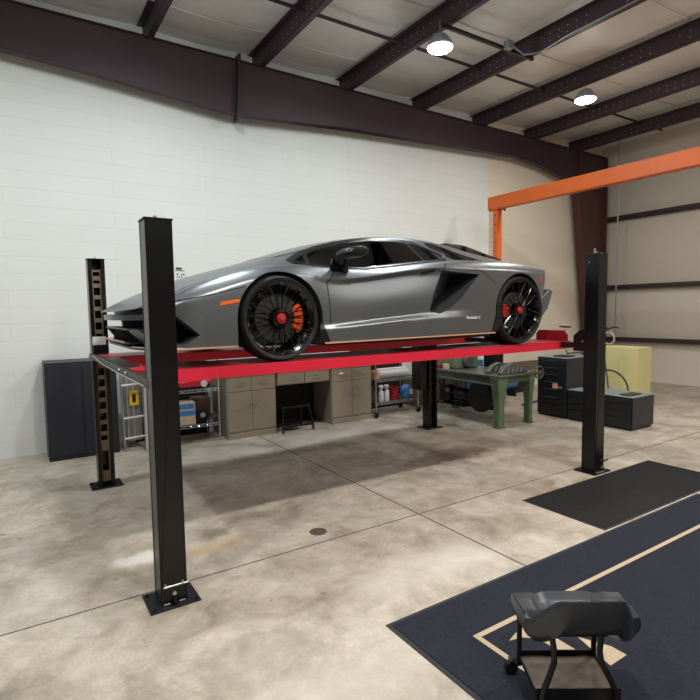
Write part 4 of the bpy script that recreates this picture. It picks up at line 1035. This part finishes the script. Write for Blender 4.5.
MB().tube([(8.0,4.95,1.36),(8.15,4.92,1.38),(8.3,4.93,1.36),(8.45,4.92,1.38),(8.6,4.95,1.36)],.013).build('handlebar',M['black_metal'],t)
n=20; MB().tube([(8.29,4.93+.09*math.cos(2*PI*i/n),1.2+.1*math.sin(2*PI*i/n)) for i in range(n+1)],.01,6,False).build('coiled_lock',M['card_pale'],t)
bxt('tall_bin',M['cream'],8.75,9.2,4.7,5.4,0,1.02,'pale cream cabinet by the right wall behind the lower tool chest','cabinet')
# ------------------------------------------------------------------ orange gantry
t=thing('gantry_hoist','bright orange steel gantry with punched column and long beam','gantry',(7.38,4.2,0))
GX=7.37
def gcol(y):
    m=MB(); m.box(GX-.055,GX-.047,y-.055,y+.055,.012,3.46); m.box(GX+.047,GX+.055,y-.055,y+.055,.012,3.46); m.box(GX-.047,GX+.047,y-.055,y-.047,.012,3.46); m.box(GX-.047,GX+.047,y+.047,y+.055,.012,3.46)
    c=m.build('column',M['orange'],t,.003)
    B(GX-.15,GX+.15,y-.15,y+.15,0,.012).build('base_plate',M['orange'],c)
    z=1.5
    while z<3.4: MB().cyl((GX-.0558,y,z),(GX-.054,y,z),.014,n=12).build('pin_hole',M['dark_bolt'],c); z+=.155
    k=MB(); k.box(GX-.09,GX+.09,y-.12,y+.12,3.46,3.475)
    k.build('cap_plate',M['orange'],c)
    for dx in (-.075,.075):
        for dy in (-.10,.10): MB().cyl((GX+dx,y+dy,3.435),(GX+dx,y+dy,3.49),.016,n=6).build('bolt',M['dark_bolt'],c)
gcol(6.5); gcol(.9)
bm_=MB(); y0,y1=.7,6.66
bm_.box(GX-.006,GX+.006,y0,y1,3.49,3.69); bm_.box(GX-.07,GX+.07,y0,y1,3.475,3.49); bm_.box(GX-.07,GX+.07,y0,y1,3.68,3.695)
bm_.box(GX-.07,GX-.062,y0,y1,3.49,3.68)
bm_.build('beam',M['orange'],t,.002)
# ------------------------------------------------------------------ mats
t=thing('floor_mat','large dark navy carpet mat with beige printed border in the foreground','floor mat',(2.9,.8,0))
B(1.64,5.2,-1.2,2.215,.0,.006).build('rubber_edge',M['rug_edge'],t)
B(1.665,5.17,-1.17,2.19,.006,.010).build('pile',M['rug'],t)
bd=MB(); z0,z1=.010,.0108
a0,a1,b0,b1=1.955,4.9,-.9,1.874; wv=.031
bd.box(a0,a1,b1-wv,b1,z0,z1); bd.box(a0,a1,b0,b0+wv,z0,z1); bd.box(a0,a0+wv,b0+wv,b1-wv,z0,z1); bd.box(a1-wv,a1,b0+wv,b1-wv,z0,z1)
bd.build('printed_border',M['beige'],t)
for poly in ([(2.08,1.74),(2.20,1.775),(2.27,1.765),(2.30,1.72),(2.30,1.42),(2.22,1.42),(2.22,1.66),(2.16,1.72)],[(2.40,1.56),(2.47,1.42),(2.47,1.34),(2.33,1.34)],[(2.42,1.60),(2.62,1.60),(2.62,1.54),(2.46,1.54)]):
    MB().prism(poly,2,z0,z1).build('printed_mark',M['beige'],t)
t=thing('floor_mat','plain black floor mat beside the right lift post','floor mat',(4.6,2.6,0))
B(3.775,5.9,2.24,3.02,0,.006).build('rubber_edge',M['rug_edge'],t); B(3.795,5.88,2.26,3.0,.006,.010).build('pile',M['rug2'],t)
tag(MB().lathe([(.001,.004),(.062,.004),(.068,.0025),(.068,0)],(1.94,3.5,0),'z',28).build('floor_drain',M['drain'],wl=(1.94,3.5,0)),'small round dark drain cover set in the concrete in front of the lift','drain')
# ------------------------------------------------------------------ rolling stool in the foreground
e1=Vector((.83,-.555,0)).normalized(); e2=Vector((-e1.y*-1,0,0)); e2=Vector((e1.y,-e1.x,0)); 
C0=Vector((1.90,1.54,0))+e1*.18+e2*.14; C0.z=.010
t=thing('rolling_stool','black padded rolling work stool with steel tool tray standing on the navy mat','stool',(C0.x,C0.y,.010))
XF=Matrix((( e1.x,e2.x,0,C0.x),(e1.y,e2.y,0,C0.y),(0,0,1,C0.z),(0,0,0,1)))
def SM(): m=MB(); m.X=XF; return m
TW,TD=.172,.14; TF=.105
m=SM(); m.box(-TW,TW,-TD,TF,.10,.104); m.build('tool_tray',M['tray'],t)
for a_ in ((-TW-.004,TW+.004,-TD-.004,-TD,.095,.13),(-TW-.004,TW+.004,TF,TF+.004,.075,.13),(-TW-.004,-TW,-TD,TF,.095,.115),(TW,TW+.004,-TD,TF,.095,.115)):
    m=SM(); m.box(*a_); m.build('tray_rim',M['black_metal'],t)
for sx in (-1,1):
    m=SM(); m.tube([(sx*TW,-TD,.06),(sx*TW,-TD,.30),(sx*(TW-.01),-TD+.02,.34)],.012,10); m.build('leg',M['black_metal'],t)
    m=SM(); m.tube([(sx*.158,TF+.012,.05),(sx*.152,TF+.012,.12),(sx*.125,TF+.004,.18),(sx*.098,TF-.012,.235),(sx*.095,TF-.022,.28),(sx*.105,TF-.03,.35)],.0125,10); m.build('leg',M['black_metal'],t)
    for sy in (-1,1):
        m=SM(); px,py=sx*(TW+.03),(-TD-.025 if sy<0 else TF+.02)
        m.lathe([(.001,-.014),(.028,-.014),(.032,-.009),(.032,.009),(.028,.014),(.001,.014)],(px,py,.032),'y',24)
        m.build('caster',M['rubber'],t)
        m=SM(); m.box(px-.010,px+.010,py-.018,py+.018,.065,.071); m.tube([(px,py,.068),(sx*TW*.97,(-TD if sy<0 else TF+.012),.08)],.007,6); m.build('caster_fork',M['black_metal'],t)
# moulded seat: dished, with a tall rolled front bolster
vs=[];fs=[];nu,nv_=28,22
LXs,LYs=.255,.145
def top(u,v):
    # u along e1 (-1 left .. 1 right), v along e2 (-1 far .. 1 near)
    z=.387
    g=max(0,(v-.05)/.95); g=g*g*(3-2*g)
    q=min(1,max(0,(.92-abs(u))/.42)); mid=q*q*(3-2*q)
    z+=.135*g*mid
    z+=.012*max(0,(-v-.6)/.4)*(1-abs(u)*.3)
    z-=.010*math.exp(-((abs(u)-.55)/.07)**2)*(1 if v<.2 else 0)
    return z
def edge(u,v):
    # rounded-rectangle plan with the left end narrowing to a blunt point
    q=min(1,max(0,(abs(u)-.45)/.55)); q=q*q*(3-2*q)
    yn=.138-.115*q; yf=-.172+.01*abs(u)**3
    return .045+u*.253*(1-.03*v*v), yf+(yn-yf)*(v+1)/2
for iu in range(nu+1):
    u=-1+2*iu/nu
    for iv in range(nv_+1):
        v=-1+2*iv/nv_; x,y=edge(u,v); vs.append((x,y,top(u,v)))
for iu in range(nu):
    for iv in range(nv_): a=iu*(nv_+1)+iv; fs.append((a,a+1,a+nv_+2,a+nv_+1))
top_n=len(vs)
# skirt
rim=[(iu,0) for iu in range(nu+1)]+[(nu,iv) for iv in range(1,nv_+1)]+[(iu,nv_) for iu in range(nu-1,-1,-1)]+[(0,iv) for iv in range(nv_-1,0,-1)]
ri=[iu*(nv_+1)+iv for iu,iv in rim]
def lower(k,f,dz):
    iu,iv=rim[k]; u=-1+2*iu/nu; v=-1+2*iv/nv_; x,y=edge(u,v); z=top(u,v)
    near=max(0,v)**3*(1-.8*max(0,(abs(u)-.65)/.35))
    d=.05+.095*near
    return (x*(1+f[0]),y*(1+f[0]),z-.006-d*f[1])
lay=[(.018,.12),(.028,.35),(.02,.7),(-.03,.95),(-.12,1.0)]
prev=ri
for f in lay:
    base=len(vs); 
    for k in range(len(rim)): vs.append(lower(k,f,0))
    cur=list(range(base,base+len(rim)))
    for k in range(len(rim)): k2=(k+1)%len(rim); fs.append((prev[k],prev[k2],cur[k2],cur[k]))
    prev=cur
fs.append(prev)
m=SM(); m.add(vs,fs,True); s_=m.build('padded_seat',M['seat'],t,angle=50)
m=SM(); m.tube([(-.190,-.15,.392),(-.192,-.08,.388),(-.192,-.01,.392)],.003,6); m.build('seat_seam',M['seat'],s_)
m=SM(); m.box(-.14,.14,-.12,.06,.325,.345); m.build('seat_base',M['black_metal'],t)

bxt('added_dark_panel',M['slot_dark'],1.34,2.34,7.40,7.46,0,1.2,'black panel added against the wall behind the left wire shelving','board')  # added panel, gives the near-black tone behind the shelves
bxt('added_dark_panel',M['knee'],4.82,5.9,7.40,7.46,0,1.1,'dark brown panel added against the wall behind the wire cart','board')  # added panel, gives the dark brown tone behind the cart
bxt('equipment_case',M['black_metal'],6.76,7.0,6.02,6.25,0,1.22,'tall black equipment case on the floor behind the green machine','case',bevel=.01)
bxt('parts_bin',M['blue'],6.90,7.16,6.62,6.8,0,.80,'blue upright bin on the floor behind the far end of the green machine','bin')

# ------------------------------------------------------------------ camera and view
th,pt,ro=0.99654331640483,0.07652335594056088,0.015469808806415691
Fh=Vector((math.cos(th),math.sin(th),0)); Rh=Vector((math.sin(th),-math.cos(th),0)); Uh=Vector((0,0,1))
F2=Fh*math.cos(pt)-Uh*math.sin(pt); U2=Uh*math.cos(pt)+Fh*math.sin(pt)
R3=Rh*math.cos(ro)-U2*math.sin(ro); U3=U2*math.cos(ro)+Rh*math.sin(ro)
cam=bpy.data.cameras.new('camera'); co=bpy.data.objects.new('camera',cam); COL.objects.link(co)
mw=Matrix((R3,U3,-F2)).transposed().to_4x4(); mw.translation=Vector((0,0,1.7337382)); co.matrix_world=mw
cam.sensor_fit='HORIZONTAL'; cam.sensor_width=36; cam.lens=523.5608896834823/700*36; cam.clip_start=.05; cam.clip_end=60
SC.camera=co
w=bpy.data.worlds.new('world'); SC.world=w; w.use_nodes=True; w.node_tree.nodes['Background'].inputs[0].default_value=(.8,.85,.9,1); w.node_tree.nodes['Background'].inputs[1].default_value=.05
SC.view_settings.view_transform='Standard'; SC.view_settings.look='None'; SC.view_settings.gamma=1; SC.view_settings.exposure=0; SC.view_settings.use_curve_mapping=False
